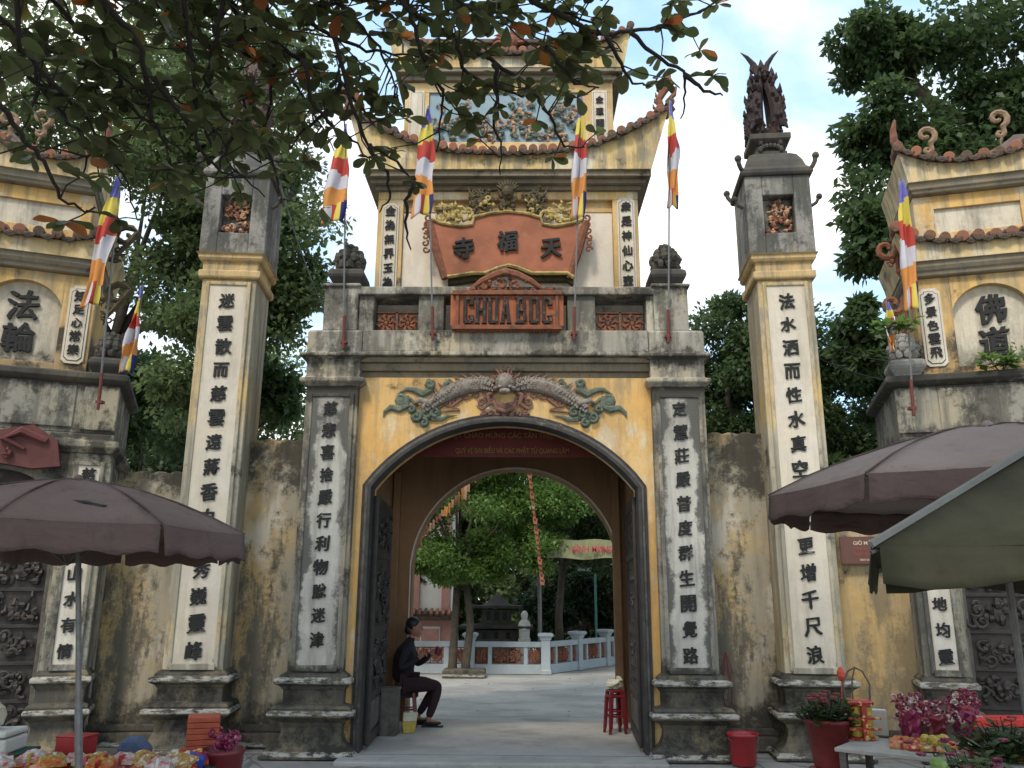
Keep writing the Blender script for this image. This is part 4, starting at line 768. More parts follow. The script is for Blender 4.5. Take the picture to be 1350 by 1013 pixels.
# ---------------------------------------------------------------- side gates
def side_gate(label, loc, rz, niche, coup, low, sx):
    bw, uw, tb = (.80, .72, .80) if sx > 0 else (.75, .62, .62)
    T = thing('side_gate', label, 'gate', loc, rz, 'smaller yellow side gates')
    # sx: +1 right gate (inner edge at -x), -1 left gate (inner edge at +x)
    A = arc(0, .68, 2.55, 2.95, 14)
    w = MB(); arch_wall(w, -1.13, 1.13, 0, 3.20, .08, .45, A); obj('lower_wall', w, M['sidegrey'], T)
    w = MB(); w.box(-1.1, 1.1, .45, 1.7, 3.0, 3.36); w.box(-1.1, -.75, .45, 1.7, 0, 3.0); w.box(.75, 1.1, .45, 1.7, 0, 3.0); obj('core_wall', w, M['sidegrey'], T)
    for s in (-1, 1):
        pilaster(T, s * .93, 0, .44, .42, 3.14, M['plinth'], M['inpanel2'] if False else M['tallpanel'], M['sidegrey'], low, lin(2.9, 1.03, len(low)), .16, panel_w=.22, ptop=3.0, k_plinth=.62)
    w = MB(); w.rect(0, .8, 1.13, .80, [(.02, 3.14), (.04, 3.17), (.08, 3.20), (.08, 3.27), (.02, 3.29), (.02, 3.36)]); obj('lower_cornice', w, M['sidegrey'], T, bevel=.012)
    w = MB(); w.box(-1.14, 1.14, .0, 1.6, 3.361, 3.93); w.box(-1.14, -.78, -.03, 0, 3.40, 3.90); w.box(.78, 1.14, -.03, 0, 3.40, 3.90); w.box(-.70, .70, -.02, 0, 3.42, 3.90); obj('parapet', w, M['sidegrey'], T, bevel=.014)
    w = MB(); w.rect(0, .8, 1.14, .80, [(.0, 3.931), (.05, 3.95), (.09, 3.98), (.09, 4.04), (.05, 4.06), (0, 4.07)]); obj('parapet_ledge', w, M['soot'] if sx < 0 else M['sidegrey'], T, bevel=.01)
    for s in (-1, 1): lotus(T, s * .98, .12, 4.065, .92, M['soot'] if sx < 0 else M['box'])
    # body with arched niche
    NA = [(-.41, 4.17)] + arc(0, .41, 4.84, 5.13, 14) + [(.41, 4.17)]
    pts = NA[1:-1]
    w = MB(); arch_wall(w, -bw, bw, 4.07, 5.25, .12, .22, pts, sill=4.17); w.box(-bw, bw, .22, 1.4, 4.07, 5.25); obj('body_wall', w, M['side'], T, bevel=.006)
    w = MB(); w.box(-.41, .41, .205, .23, 4.17, 5.14); nc = obj('niche_panel', w, M['sidecream'], T)
    for ch, z in zip(niche, (4.84, 4.45)): char(ch, nc, 0, .19, z, .36, bold=.05)
    for s in (-1, 1): plaque(T, s * (bw - .16), 4.12 if s * sx > 0 else 4.18, 5.12, .235, .118, coup if s * sx < 0 else coup[::-1], lin(4.99, 4.34, len(coup)), .135)
    w = MB(); w.rect(0, .76, bw - .04, .68, [(.0, 5.251), (.03, 5.26), (.04, 5.30), (.06, 5.32), (.08, 5.36), (.08, 5.41), (.10, 5.42)]); obj('body_cornice', w, M['cornice'], T, bevel=.008)
    eave(T, bw + .05, bw + .14, 5.42, 5.60, 5.80, -.03, 1.45, M['fascia2'], rows=3, p=3.2, pitch=.165, s=1.08)
    w = MB(); w.box(-uw + .04, uw - .04, .20, 1.35, 5.6, 6.30); w.box(-uw + .04, -.46, .15, .20, 5.7, 6.30); w.box(.46, uw - .04, .15, .20, 5.7, 6.30); w.box(-.46, .46, .15, .20, 6.13, 6.30); w.box(-.46, .46, .15, .20, 5.6, 5.82); obj('upper_body_wall', w, M['side'], T, bevel=.006)
    w = MB(); w.box(-.458, .458, .185, .203, 5.822, 6.128); obj('blank_panel', w, M['sidecream'], T)
    w = MB(); w.rect(0, .76, uw - .06, .66, [(.0, 6.301), (.03, 6.31), (.04, 6.34), (.06, 6.36), (.07, 6.43), (.08, 6.44)]); obj('upper_cornice', w, M['cornice'], T, bevel=.008)
    eave(T, uw + .01, tb, 6.44, 6.62, 6.86, .0, 1.45, M['fascia2'], rows=3, p=2.6, pitch=.165, s=1.05)
    for x, s, z in ((-.45, 1, 6.80), (.35 if sx > 0 else -.1, 1, 6.9), (.56, -1, 6.85))[:2]:
        q = MB(); curl(q, 0, .30, 0, .12, 1.1, -1.2, s, .035, .9, [(s * .05, .14), (0, .0), (-s * .02, -.10)]); curl(q, 0, .10, 0, .06, 1, 1, -s, .028, .9)
        obj('ridge_curl', q, M['curl'], T, loc=(x, .12, z))
    q = MB(); q.tube([(-sx * (tb - .04), .0, 6.85), (-sx * (tb + .03), 0, 7.0), (-sx * (tb + .03), 0, 7.15), (-sx * tb, 0, 7.28)], [.055, .05, .04, .02], 6)
    obj('corner_tusk', q, M['terrad'], T)
    for zz in (5.45, 4.75) if sx > 0 else (5.6, 4.85):
        q = MB(); curl(q, -sx * (bw + .22), zz + .25, .2, .15, 1.15, .5, -sx, .04, .9, [(-sx * (bw + .12), zz - .05), (-sx * (bw + .10), zz - .15)]); cluster(q, *sorted((-sx * (bw + .05), -sx * (bw + .2))), zz - .1, zz + .2, .2, 10, .05, fl=1); obj('side_scroll', q, M['terrad'] if sx > 0 else M['golddark'], T)
    # carved closed door
    d = MB(); d.box(-.70, .70, .26, .32, .05, 2.94); D = obj('door', d, M['door'], T)
    for x in (-.68, -.03, .03, .62): 
        q = MB(); q.box(x, x + .06, .23, .262, .05, 2.7); obj('stile', q, M['doorframe'], D, bevel=.006)
    for k in range(7):
        q = MB(); q.box(-.62, .62, .235, .262, .12 + .38 * k, .16 + .38 * k); obj('door_rail', q, M['door'], D, bevel=.005)
        if k < 6:
            q = MB(); cluster(q, -.58, -.06, .22 + .38 * k, .44 + .38 * k, .255, 26, .075); cluster(q, .10, .58, .22 + .38 * k, .44 + .38 * k, .255, 26, .075)
            for s in (-.32, .35): q.blob((s, .25, .33 + .38 * k), (.07, .03, .09), 8, 4)
            obj('carved_panel', q, M['door'], D)
    return T
M['fascia2'] = plaster('side_eave_fascia', (.68, .50, .24), (.60, .50, .32), .7, .60, pale=(.66, .60, .46), bands=((5.5, 5.8, .08), (6.5, 6.9, .05)), fine=.3, seed=21)
sgr = side_gate('smaller yellow side gate at the right edge, niche lettered 佛道', (5.518, -.346, 0), R(-15), '佛道', '多景色雲飛', '天開聖域天地均靈', 1)
sgl = side_gate('smaller yellow side gate at the left edge, niche lettered 法輪', (-5.487, -.44, 0), R(21), '法輪', '知足心常樂', '慈航普度山水有情', -1)
# red scroll over the left door
q = MB(); bt2 = [(-.78, 2.98), (-.5, 2.92), (-.2, 2.98), (.1, 2.96), (.4, 2.92), (.66, 2.96)]; tp2 = [(-.70, 3.26), (-.45, 3.36), (-.15, 3.30), (.1, 3.33), (.35, 3.40), (.60, 3.24)]
q.strip(bt2, tp2, -.16, -.06); q.tube([(.5, -.16, 3.22), (.25, -.18, 3.32), (.1, -.18, 3.22), (.3, -.17, 3.12)], [.04, .05, .05, .02], 7); cluster(q, -.1, .2, 3.0, 3.12, -.17, 12, .06)
obj('red_scroll_plaque', q, simple('maroon_scroll', (.13, .04, .035), .7, .35, 6, dirt=(.35, .3, .2), dthr=.66), sgl, bevel=.01)
sp = bpy.data.objects['red_scroll_plaque'].copy(); COL.objects.link(sp); sp.parent = sgr; sp.name = 'red_scroll_plaque'


# ---------------------------------------------------------------- flags
def flag(label, base, topz, ctop, cbot, wl, wr, holder=.45, lean=0., group='five coloured Buddhist flags on thin poles', cols=('blue', 'yellow', 'red', 'white', 'orange'), seed=0, hz=None):
    """base: foot of the pole; cloth hangs from ctop=(x,z) to cbot=(x,z); wl/wr widths left/right of that line"""
    r_ = random.Random(seed); T = thing('flag', label, 'flag', base, 0, group)
    x0, y0, z0 = base; q = MB(); tx = ctop[0] - x0
    q.tube([(0, 0, 0), (tx * .5 + lean, 0, (topz - z0) * .5), (tx, 0, topz - z0)], .011, 6); obj('pole', q, M['iron'], T)
    if holder: q = MB(); q.tube([(0, 0, -.02), (tx * .08, 0, holder * .85)], .018, 8); q.box(-.035, .035, -.01, .06, .05, .08); obj('holder', q, M['rust'], T)
    nx, nz = 12, 42; v = []; f = []; mi = []
    names = list(cols) + ['navy', 'red', 'yellow', 'white', 'orange', 'blue']; mats = [FL[c] for c in dict.fromkeys(names)]; idx = {c: i for i, c in enumerate(dict.fromkeys(names))}
    ph = r_.uniform(0, 6)
    for j in range(nz + 1):
        t = j / nz; cx = ctop[0] + (cbot[0] - ctop[0]) * t - x0; z = ctop[1] + (cbot[1] - ctop[1]) * t - z0
        g_ = min(1, .12 + t * 1.9) * (1 + .10 * math.sin(t * 9 + ph)); a, b = -wl * g_, wr * g_
        for i in range(nx + 1):
            u = i / nx; wv = math.sin(u * 9.5 + t * 2.2 + ph) * .035 * g_ + .03 * math.sin(u * 4 - t * 5 + ph)
            v.append((cx + a + (b - a) * u + .008 * math.sin(t * 17 + i), -.03 + wv - .02 * t, z - .10 * abs(u - .45) * (t ** 3) + .03 * (u - .5)))
    for j in range(nz):
        for i in range(nx):
            f.append((j * (nx + 1) + i, j * (nx + 1) + i + 1, (j + 1) * (nx + 1) + i + 1, (j + 1) * (nx + 1) + i)); u = (i + .5) / nx; t = (j + .5) / nz + .10 * (u - .5) * math.sin(ph + j * .2)
            if t < 5 / 6: mi.append(idx[cols[max(0, min(4, int(t * 6)))]])
            else: mi.append(idx[('orange', 'white', 'red', 'yellow', 'navy')[min(4, int(u * 5))]])
    me = bpy.data.meshes.new('cloth'); me.from_pydata(v, [], f); me.polygons.foreach_set('material_index', mi)
    o = link('cloth', me, mats, T, smooth=True); so = o.modifiers.new('thick', 'SOLIDIFY'); so.thickness = .002
    return T
flag('widest limp Buddhist flag, hanging from the left parapet post', (-1.87, -.06, 4.40), 7.30, (-2.0, 7.25), (-2.08, 5.97), .14, .13, seed=1)
flag('Buddhist flag hanging before the left upper corner of the terracotta scroll board', (-.835, -.10, 4.50), 7.52, (-.98, 7.48), (-1.03, 6.05), .10, .14, seed=2)
flag('twisted Buddhist flag hanging in front of the right end of the scroll board', (.795, -.10, 4.50), 7.64, (.92, 7.62), (.84, 6.0), .07, .10, seed=3)
flag('narrow Buddhist flag on the right parapet post, seen against open sky', (1.885, -.06, 4.48), 7.62, (2.03, 7.58), (1.96, 6.17), .035, .11, seed=5)
flag('large Buddhist flag hanging beside the left side gate', (-4.34, -.62, 3.55), 6.32, (-4.44, 6.25), (-4.54, 4.72), .12, .10, seed=6)
flag('small Buddhist flag leaning behind the left side gate lotus finial', (-4.08, -.55, 3.95), 4.98, (-4.05, 4.94), (-4.10, 3.98), .06, .06, holder=0, seed=7)
flag('large Buddhist flag hanging beside the right side gate', (4.43, -.42, 3.55), 6.36, (4.58, 6.30), (4.50, 4.74), .07, .11, seed=8)
flag('small Buddhist flag standing behind the right side gate lotus finial', (4.28, -.36, 4.2), 4.86, (4.30, 4.83), (4.28, 4.28), .05, .06, holder=0, seed=9)

# ---------------------------------------------------------------- parasols
def parasol(label, apex, R_, zrim, n, rot, val, mat, vmat, pole=True, foot=0., group=None, stretch=(1, 1), name='parasol', px=0., hem=None, pw=1.7, scal=.02):
    T = thing(name, label, 'parasol', (apex[0], apex[1], foot), 0, group); ax, ay, az = apex; az -= foot; zr = zrim - foot
    def pt(a, t): return (math.cos(a) * R_ * t * stretch[0], math.sin(a) * R_ * t * stretch[1])
    for k in range(n):
        a0, a1 = rot + 2 * math.pi * k / n, rot + 2 * math.pi * (k + 1) / n; q = MB(); nu, nv = 10, 10; vs = []; fs = []
        for j in range(nv + 1):
            t = .04 + .96 * j / nv; p0, p1 = pt(a0, t), pt(a1, t)
            for i in range(nu + 1):
                u = i / nu; z = az - (az - zr) * t ** pw - .06 * R_ * math.sin(math.pi * u) * t * (1.12 - t); vs.append((p0[0] + (p1[0] - p0[0]) * u, p0[1] + (p1[1] - p0[1]) * u, z + .004 * math.sin(u * 23 + j + k)))
        for j in range(nv):
            for i in range(nu): b = j * (nu + 1) + i; fs.append((b, b + nu + 1, b + nu + 2, b + 1))
        q.add(vs, fs); c = obj('canopy_panel', q, mat, T, smooth=True); so = c.modifiers.new('thick', 'SOLIDIFY'); so.thickness = .004
        q = MB(); vs = []; fs = []; edge = [Vector(p) for p in q.v]; E0 = [Vector(pt_) for pt_ in [(*pt(a0, 1), 0), (*pt(a1, 1), 0)]]
        nrm = Vector((math.cos((a0 + a1) / 2), math.sin((a0 + a1) / 2), 0))
        for j in range(5):
            for i in range(17):
                u = .012 + .976 * i / 16; p = E0[0].lerp(E0[1], u); z = zr - .0072 * R_ * math.sin(math.pi * u) - val * j / 4 * (1 + scal * 4 * math.sin(u * 19 + k) * (j / 4)); out = .012 * math.sin(u * 13 + k * 2) * j / 4 + .02 * j / 4
                vs.append((p.x + nrm.x * out, p.y + nrm.y * out, z))
        for j in range(4):
            for i in range(16): b = j * 17 + i; fs.append((b, b + 17, b + 18, b + 1))
        q.add(vs, fs); c2 = obj('valance', q, vmat, c, smooth=True); so = c2.modifiers.new('thick', 'SOLIDIFY'); so.thickness = .003
        q = MB(); q.tube([(*pt(a0, t), az - (az - zr) * t ** pw - .02) for t in (.03, .3, .55, .8, 1)], .007, 5); q.tube([(*pt(a0, .5), az - (az - zr) * .5 ** pw - .025), (0, 0, az - .55)], .006, 5); obj('rib', q, M['rib'], T)
        if hem: q = MB(); q.tube([(*pt(a0, t), az - (az - zr) * t ** pw + .004) for t in (.03, .2, .4, .6, .8, 1)], .014 if n == 4 else .005, 5, 1); obj('seam_tape', q, hem, T)
    q = MB(); q.blob((0, 0, az + .01), (.03, .03, .03), 8, 5); obj('cap', q, mat, T)
    if pole: q = MB(); lz = lambda z: (px * (1 - z / az), 0, z); q.tube([lz(0), lz(az - .03)], .018, 8); q.tube([lz(0), lz(.95)], .024, 8); obj('pole', q, M['iron'], T); q = MB(); q.lathe([(.24, 0), (.25, .03), (.2, .09), (.05, .1)], (px, 0, 0), 16); obj('base', q, M['stone'], T)
    return T
gp = 'brown octagonal market parasols'
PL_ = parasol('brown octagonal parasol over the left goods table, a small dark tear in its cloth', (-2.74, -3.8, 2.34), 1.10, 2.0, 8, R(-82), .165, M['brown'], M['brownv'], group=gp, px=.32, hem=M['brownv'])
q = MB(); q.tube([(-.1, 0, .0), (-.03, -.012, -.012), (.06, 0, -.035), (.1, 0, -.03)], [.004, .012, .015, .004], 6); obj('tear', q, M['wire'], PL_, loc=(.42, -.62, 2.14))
parasol('brown parasol in front of the right lantern pillar and side gate', (2.62, -5.0, 2.47), 1.12, 2.135, 8, R(-100), .125, M['brown_lit'], M['brownv'], group=gp, hem=M['brownv'])
parasol('olive green square canopy cutting into the right edge of view', (2.70, -6.02, 2.46), 1.5, 1.765, 4, R(-158), .11, M['olive'], M['olive'], hem=M['greyhem'], name='square_canopy', pw=1.0, scal=.05)

# ---------------------------------------------------------------- seated person
def skin_obj(name, pts, edges, mat, parent, sub=1, loc=None):
    me = bpy.data.meshes.new(name); me.from_pydata([p[:3] for p in pts], edges, []); o = link(name, me, mat, parent, loc)
    sk = o.modifiers.new('skin', 'SKIN'); lay = me.skin_vertices[0].data
    for i, p in enumerate(pts): lay[i].radius = (p[3], p[4] if len(p) > 4 else p[3])
    lay[0].use_root = True; s_ = o.modifiers.new('sub', 'SUBSURF'); s_.levels = s_.render_levels = sub; sk.use_smooth_shade = True
    return o
P = thing('person', 'person in dark jacket and trousers seated on a stool inside the passage, hands raised', 'person', (-1.30, 2.0, .03))
body = [(0, 0, .50, .135, .16), (-.03, 0, .66, .12, .15), (-.01, -.0, .83, .125, .165), (.03, 0, .95, .10, .15), (.06, 0, 1.035, .052), (.09, -.01, 1.09, .045),
        (.03, -.17, .93, .062), (-.04, -.24, .70, .05), (.10, -.17, .76, .042), (.17, -.11, .83, .032),
        (.05, .16, .93, .062), (.14, .20, .72, .05), (.26, .10, .80, .04), (.31, .06, .86, .03)]
skin_obj('body', body, [(0, 1), (1, 2), (2, 3), (3, 4), (4, 5), (3, 6), (6, 7), (7, 8), (8, 9), (3, 10), (10, 11), (11, 12), (12, 13)], M['cloth'], P, 2)
legs = [(0, 0, .50, .13, .15), (.06, -.10, .49, .105), (.28, -.12, .50, .092), (.45, -.11, .49, .075), (.40, -.11, .30, .062), (.33, -.11, .10, .05),
        (.06, .10, .49, .105), (.26, .11, .50, .09), (.40, .10, .48, .073), (.28, .10, .28, .06), (.18, .10, .12, .048)]
skin_obj('trousers', legs, [(0, 1), (1, 2), (2, 3), (3, 4), (4, 5), (0, 6), (6, 7), (7, 8), (8, 9), (9, 10)], M['trouser'], P, 2)
h = MB(); h.blob((.115, -.01, 1.195), (.088, .076, .112), 14, 10); h.blob((.205, -.012, 1.175), (.018, .013, .024), 7, 5); h.blob((.19, -.012, 1.12), (.02, .03, .012), 7, 4); h.blob((.165, -.012, 1.098), (.035, .035, .025), 8, 5)
for s in (-1, 1): h.blob((.105, s * .078 - .01, 1.185), (.018, .01, .028), 6, 5)
hd = obj('head', h, M['skin'], P, smooth=True); h = MB()
for s in (-1, 1): h.blob((.193, s * .03 - .012, 1.20), (.009, .012, .007), 6, 4)
obj('eye', h, M['ink'], hd); h = MB(); h.blob((.088, -.01, 1.235), (.10, .088, .095), 14, 8, .03, rng); h.blob((.03, -.01, 1.17), (.055, .07, .07), 10, 6, .05, rng); obj('hair', h, M['hair'], hd, smooth=True)
skin_obj('neck', [(.06, 0, 1.02, .045), (.09, -.01, 1.12, .042)], [(0, 1)], M['skin'], P, 1)
for c, d in (((.17, -.11, .83), 1), ((.31, .06, .86), 1)):
    hp = [(c[0], c[1], c[2], .028), (c[0] + .05, c[1] + .02, c[2] + .03, .03)]; e = [(0, 1)]
    for k in range(4):
        b0 = len(hp); y_ = c[1] + .02 + (k - 1.5) * .017; hp += [(c[0] + .085, y_, c[2] + .045 - k * .004, .010), (c[0] + .115, y_, c[2] + .03, .009), (c[0] + .12 - k * .003, y_, c[2] + .005, .008)]; e += [(1, b0), (b0, b0 + 1), (b0 + 1, b0 + 2)]
    b0 = len(hp); hp += [(c[0] + .04, c[1] - .02, c[2] + .055, .011), (c[0] + .07, c[1] - .025, c[2] + .065, .009)]; e += [(1, b0), (b0, b0 + 1)]
    skin_obj('hand', hp, e, M['skin'], P, 1)
for x, y in ((.36, -.11), (.20, .10)):
    q = MB(); q.blob((x + .02, y, .045), (.12, .045, .03), 10, 5); q.box(x - .11, x + .16, y - .045, y + .045, -.003, .015); obj('sandal', q, M['ink'], P, bevel=.006)
    q = MB(); q.tube([(x - .03, y, .12), (x - .02, y, .06)], [.038, .035], 8); q.blob((x + .03, y, .055), (.09, .036, .03), 8, 5); obj('foot', q, M['skin'], P, smooth=True)
q = MB(); q.box(-.02, .05, -.06, .03, -.04, .06); tag(obj('small_parcel', q, M['dred'], loc=(-.90, 2.05, .93), rot=(.2, .3, .4), bevel=.01), 'small dark red parcel held in the seated person’s hands', 'parcel')

def stool(label, loc, mat, h_=.45, w_=.15, group=None, rz=.1, cat='stool'):
    T = thing('plastic_stool', label, cat, loc, rz, group); q = MB(); q.lathe([(w_, h_ - .035), (w_ + .008, h_ - .012), (w_ - .015, h_), (.02, h_ - .004)], k=4, rot=R(45)); q.v = [(x * 1.15, y * 1.15, z) for x, y, z in q.v]; obj('seat', q, mat, T, bevel=.012)
    for a in (-1, 1):
        for b in (-1, 1):
            q = MB(); q.tube([(a * w_ * .68, b * w_ * .68, h_ - .02), (a * w_ * .95, b * w_ * .95, 0)], [.026, .02], 5); obj('leg', q, mat, T)
    q = MB(); z = h_ * .45; r_ = w_ * .83; q.tube([(-r_, -r_, z), (r_, -r_, z), (r_, r_, z), (-r_, r_, z), (-r_, -r_, z)], .012, 5); obj('stretcher', q, mat, T)
    return T
stool('maroon plastic stool under the seated person', (-1.28, 2.0, .03), M['dred'])
T1 = stool('dark red plastic stool, lower of two stacked by the right passage door', (1.33, 1.50, .03), M['red3'], .44, .105, rz=.25)
stool('dark red plastic stool nested on top of the other by the right passage door', (1.342, 1.508, .09), M['red3'], .44, .105, rz=.28)
q = MB(); q.blob((0, 0, .05), (.11, .10, .06), 9, 5, .25, rng); q.blob((.06, .02, .10), (.05, .05, .05), 7, 4, .3, rng); tag(obj('plastic_bag', q, M['pbag'], loc=(1.335, 1.50, .535)), 'crumpled pale plastic bag lying on the red stools', 'bag')
q = MB(); q.box(-.10, .10, -.12, .12, 0, .50); q.box(-.11, .11, -.13, .13, .50, .53); q.box(-.085, -.02, -.125, -.119, .04, .46); q.box(.02, .085, -.125, -.119, .04, .46)
tag(obj('wooden_box', q, M['doorframe'], loc=(-1.36, 1.25, .03), bevel=.006), 'upright grey wooden box standing against the left door leaf', 'box')
q = MB(); q.prism([(-.07, 0), (.07, 0), (.085, .13), (-.085, .13)], -.05, .05); q.cur = 1; q.prism([(-.08, .13), (.085, .13), (.10, .23), (-.075, .23)], -.04, .04)
tag(obj('paper_bag', q, [M['yellow'], M['pbag']], loc=(-1.15, 1.42, .03), rot=(0, 0, .2), bevel=.008), 'small yellow and beige carton standing beside the wooden box', 'carton')

# ---------------------------------------------------------------- stall on the left
def table(label, loc, w_, d_, h_, mat, rz=0., cloth=None, group=None):
    T = thing('stall_table', label, 'table', loc, rz, group); q = MB(); q.box(-w_ / 2, w_ / 2, -d_ / 2, d_ / 2, h_ - .03, h_); obj('tabletop', q, mat, T, bevel=.006)
    for a in (-1, 1):
        for b in (-1, 1): q = MB(); q.box(a * (w_ / 2 - .05) - .025, a * (w_ / 2 - .05) + .025, b * (d_ / 2 - .05) - .025, b * (d_ / 2 - .05) + .025, 0, h_ - .03); obj('leg', q, M['doorframe'], T)
    if cloth:
        q = MB(); n = 30; pts = [(-w_ / 2 - .01 + (w_ + .02) * i / n, -d_ / 2 - .012 - .012 * math.sin(i * 1.3)) for i in range(n + 1)]
        q.add([(x, y, h_ + .003) for x, y in pts] + [(x, y - .02, h_ - .28) for x, y in pts], [(i, i + n + 1, i + n + 2, i + 1) for i in range(n)]); q.box(-w_ / 2 - .01, w_ / 2 + .01, -d_ / 2 - .01, d_ / 2 + .01, h_ + .0005, h_ + .006); obj('cloth', q, cloth, T)
    return T
table('low stall table under the left parasol heaped with red and yellow packets', (-2.75, -3.15, 0), 1.55, .85, .42, M['tabletop'], .03, M['tgreen'])
def packet(label, loc, w_, d_, h_, m, rz=0., rx=0., cat='packet', name='offering_packet', group=None, band=None):
    T = thing(name, label, cat, loc, rz, group) if band else None
    q = MB(); nx = 4
    vs = []; fs = []
    for j in range(3):
        for i in range(5):
            u, v = i / 4 - .5, j / 2 - .5; pf = h_ * (.35 + .65 * (1 - (2 * u) ** 4) * (1 - (2 * v) ** 4)) * rng.uniform(.85, 1.1); vs.append((u * w_, v * d_, pf))
    for j in range(3):
        for i in range(5): u, v = i / 4 - .5, j / 2 - .5; vs.append((u * w_, v * d_, 0))
    for j in range(2):
        for i in range(4): a = j * 5 + i; fs += [(a, a + 1, a + 6, a + 5), (a + 15, a + 20, a + 21, a + 16)]
    for i in range(4): fs += [(i, i + 15, i + 16, i + 1), (10 + i, 11 + i, 26 + i, 25 + i)]
    for j in range(2): fs += [(j * 5, j * 5 + 5, j * 5 + 20, j * 5 + 15), (j * 5 + 4, j * 5 + 19, j * 5 + 24, j * 5 + 9)]
    q.add(vs, fs)
    if T: p = obj('wrapper', q, m, T); b = MB(); b.box(-w_ * .06, w_ * .06, -d_ * .505, d_ * .505, 0, h_ * .8); obj('band', b, band, T)
    else: o = obj(name, q, m, loc=loc, rot=(rx, 0, rz)); tag(o, label, cat, group); return o
    T.rotation_euler = (rx, 0, rz); return T
GPK = 'offering packets heaped on the left stall table'
cols = ['red', 'yellow', 'orange', 'gilt', 'white', 'red', 'green', 'pink', 'red', 'yellow']
cn = dict(red='red', yellow='yellow', orange='orange', gilt='gold', white='white', green='green', pink='pink')
k = 0
for j in range(4):
    for i in range(9):
        c_ = cols[(i * 3 + j * 7 + (i * j) % 4) % 10]; lay = 0 if j else 0; 
        ORD = ('leftmost', 'second', 'third', 'fourth', 'fifth', 'sixth', 'seventh', 'eighth', 'rightmost')
        packet('%s packet, %s from the left in the %s row of the left heap' % (cn[c_], ORD[i], ('front', 'second', 'third', 'back')[j]) if 0 < i < 8 else '%s packet at the %s end of the %s row of the left heap' % (cn[c_], 'left' if i == 0 else 'right', ('front', 'second', 'third', 'back')[j]), (-3.42 + i * .162 + rng.uniform(-.03, .03), -3.48 + j * .19 + rng.uniform(-.03, .03), .435 + rng.uniform(0, .02)), rng.uniform(.15, .21), rng.uniform(.13, .18), rng.uniform(.05, .10), M['p' + c_], rng.uniform(-.6, .6), rng.uniform(-.1, .25), group=GPK + ', ' + cn[c_] + ' ones', band=M[rng.choice(['yellow', 'white', 'gilt', 'red'])]); k += 1
for i in range(12):
    c_ = rng.choice(['red', 'yellow', 'red', 'white', 'gilt']); packet('%s packet lying %s along the top of the left heap, counted from the left' % (cn[c_], ('first', 'second', 'third', 'fourth', 'fifth', 'sixth', 'seventh', 'eighth', 'ninth', 'tenth', 'eleventh', 'last')[i]), (-3.2 + i * .105, -3.32 + rng.uniform(-.12, .16), .50 + rng.uniform(0, .03)), .17, .14, .07, M['p' + c_], rng.uniform(-1, 1), rng.uniform(-.3, .3), group='offering packets topping the heap, ' + cn[c_] + ' ones', band=M[rng.choice(['yellow', 'white', 'red'])])
q = MB(); 
for i in range(6): q.box(-.12, .12, -.12, .12, i * .042 + .001 * 0, i * .042 + .039)
tag(obj('red_boxes_stack', q, M['orange'], loc=(-2.33, -2.20, .43), rot=(0, 0, .35), bevel=.004), 'tall stack of flat orange red paper boxes behind the heap of packets', 'box stack')
q = MB(); q.box(-.17, .17, -.15, .15, 0, .43); tag(obj('crate', q, M['orange'], loc=(-2.33, -2.20, 0), rot=(0, 0, .3), bevel=.012), 'orange brown crate under the stack of flat paper boxes', 'crate')
q = MB(); q.box(-.11, .11, -.09, .09, 0, .12); q.box(-.115, .115, -.095, .095, .12, .135); tag(obj('red_box', q, M['red'], loc=(-3.12, -2.62, .46), rot=(0, 0, -.1), bevel=.006), 'dark red square tin standing left of the parasol pole', 'tin')
q = MB(); q.box(-.3, .3, -.2, .2, 0, .46); tag(obj('low_crate', q, M['doorframe'], loc=(-3.05, -2.55, 0), bevel=.01), 'low grey crate under the dark red tin', 'crate')
T = thing('foam_box', 'white foam box with ajar lid at the far left of the stall', 'box', (-3.72, -2.8, 0), .1); q = MB(); q.box(-.32, .32, -.22, .22, .0, .50); obj('crate_below', q, M['tgreen'], T); q = MB(); q.box(-.24, .24, -.17, .17, .50, .60); obj('box', q, M['white'], T, bevel=.015); q = MB(); q.box(-.25, .25, -.18, .18, .605, .645); l = obj('lid', q, M['white'], T, bevel=.015); l.rotation_euler = (0, R(-1.5), 0)
q = MB(); q.blob((0, 0, .10), (.14, .12, .11), 10, 6, .12, rng); q.tube([(0, 0, .18), (.01, 0, .26), (.04, 0, .30)], [.05, .02, .03], 7); tag(obj('tied_bag', q, M['pbag'], loc=(-3.72, -2.8, .645)), 'tied pale yellow plastic bag sitting on the foam box', 'bag')
T = thing('incense_bucket', 'tall maroon bucket full of pink paper flowers beside the left stall', 'bucket', (-1.99, -2.72, 0)); q = MB(); q.lathe([(.12, 0), (.125, .02), (.155, .48), (.165, .49), (.165, .52), (.15, .52), (.14, .44), (.02, .44)], k=20); obj('bucket', q, M['dred'], T, smooth=True)
for i in range(26): q = MB(); a = rng.uniform(0, 6.28); r_ = rng.uniform(0, .14); x, y = r_ * math.cos(a), r_ * math.sin(a); z = rng.uniform(.54, .62); cluster(q, x - .02, x + .02, z - .02, z + .02, y, 3, .035, fl=1); obj('paper_flower', q, M['pink'], T)
q = MB(); q.prism([(-.10, 0), (.12, -.02), (.13, .10), (.02, .12), (-.08, .05)], -.07, .07); tag(obj('blue_bag', q, M['blue'], loc=(-2.17, -2.95, .43), rot=(0, .2, .2), bevel=.02), 'blue plastic bag slumped between the packets and the maroon bucket', 'bag')
q = MB(); q.box(-.15, .15, -.2, .2, 0, .43); tag(obj('small_crate', q, M['doorframe'], loc=(-1.72 - .45, -2.95, 0)), 'small grey crate under the blue plastic bag', 'crate')
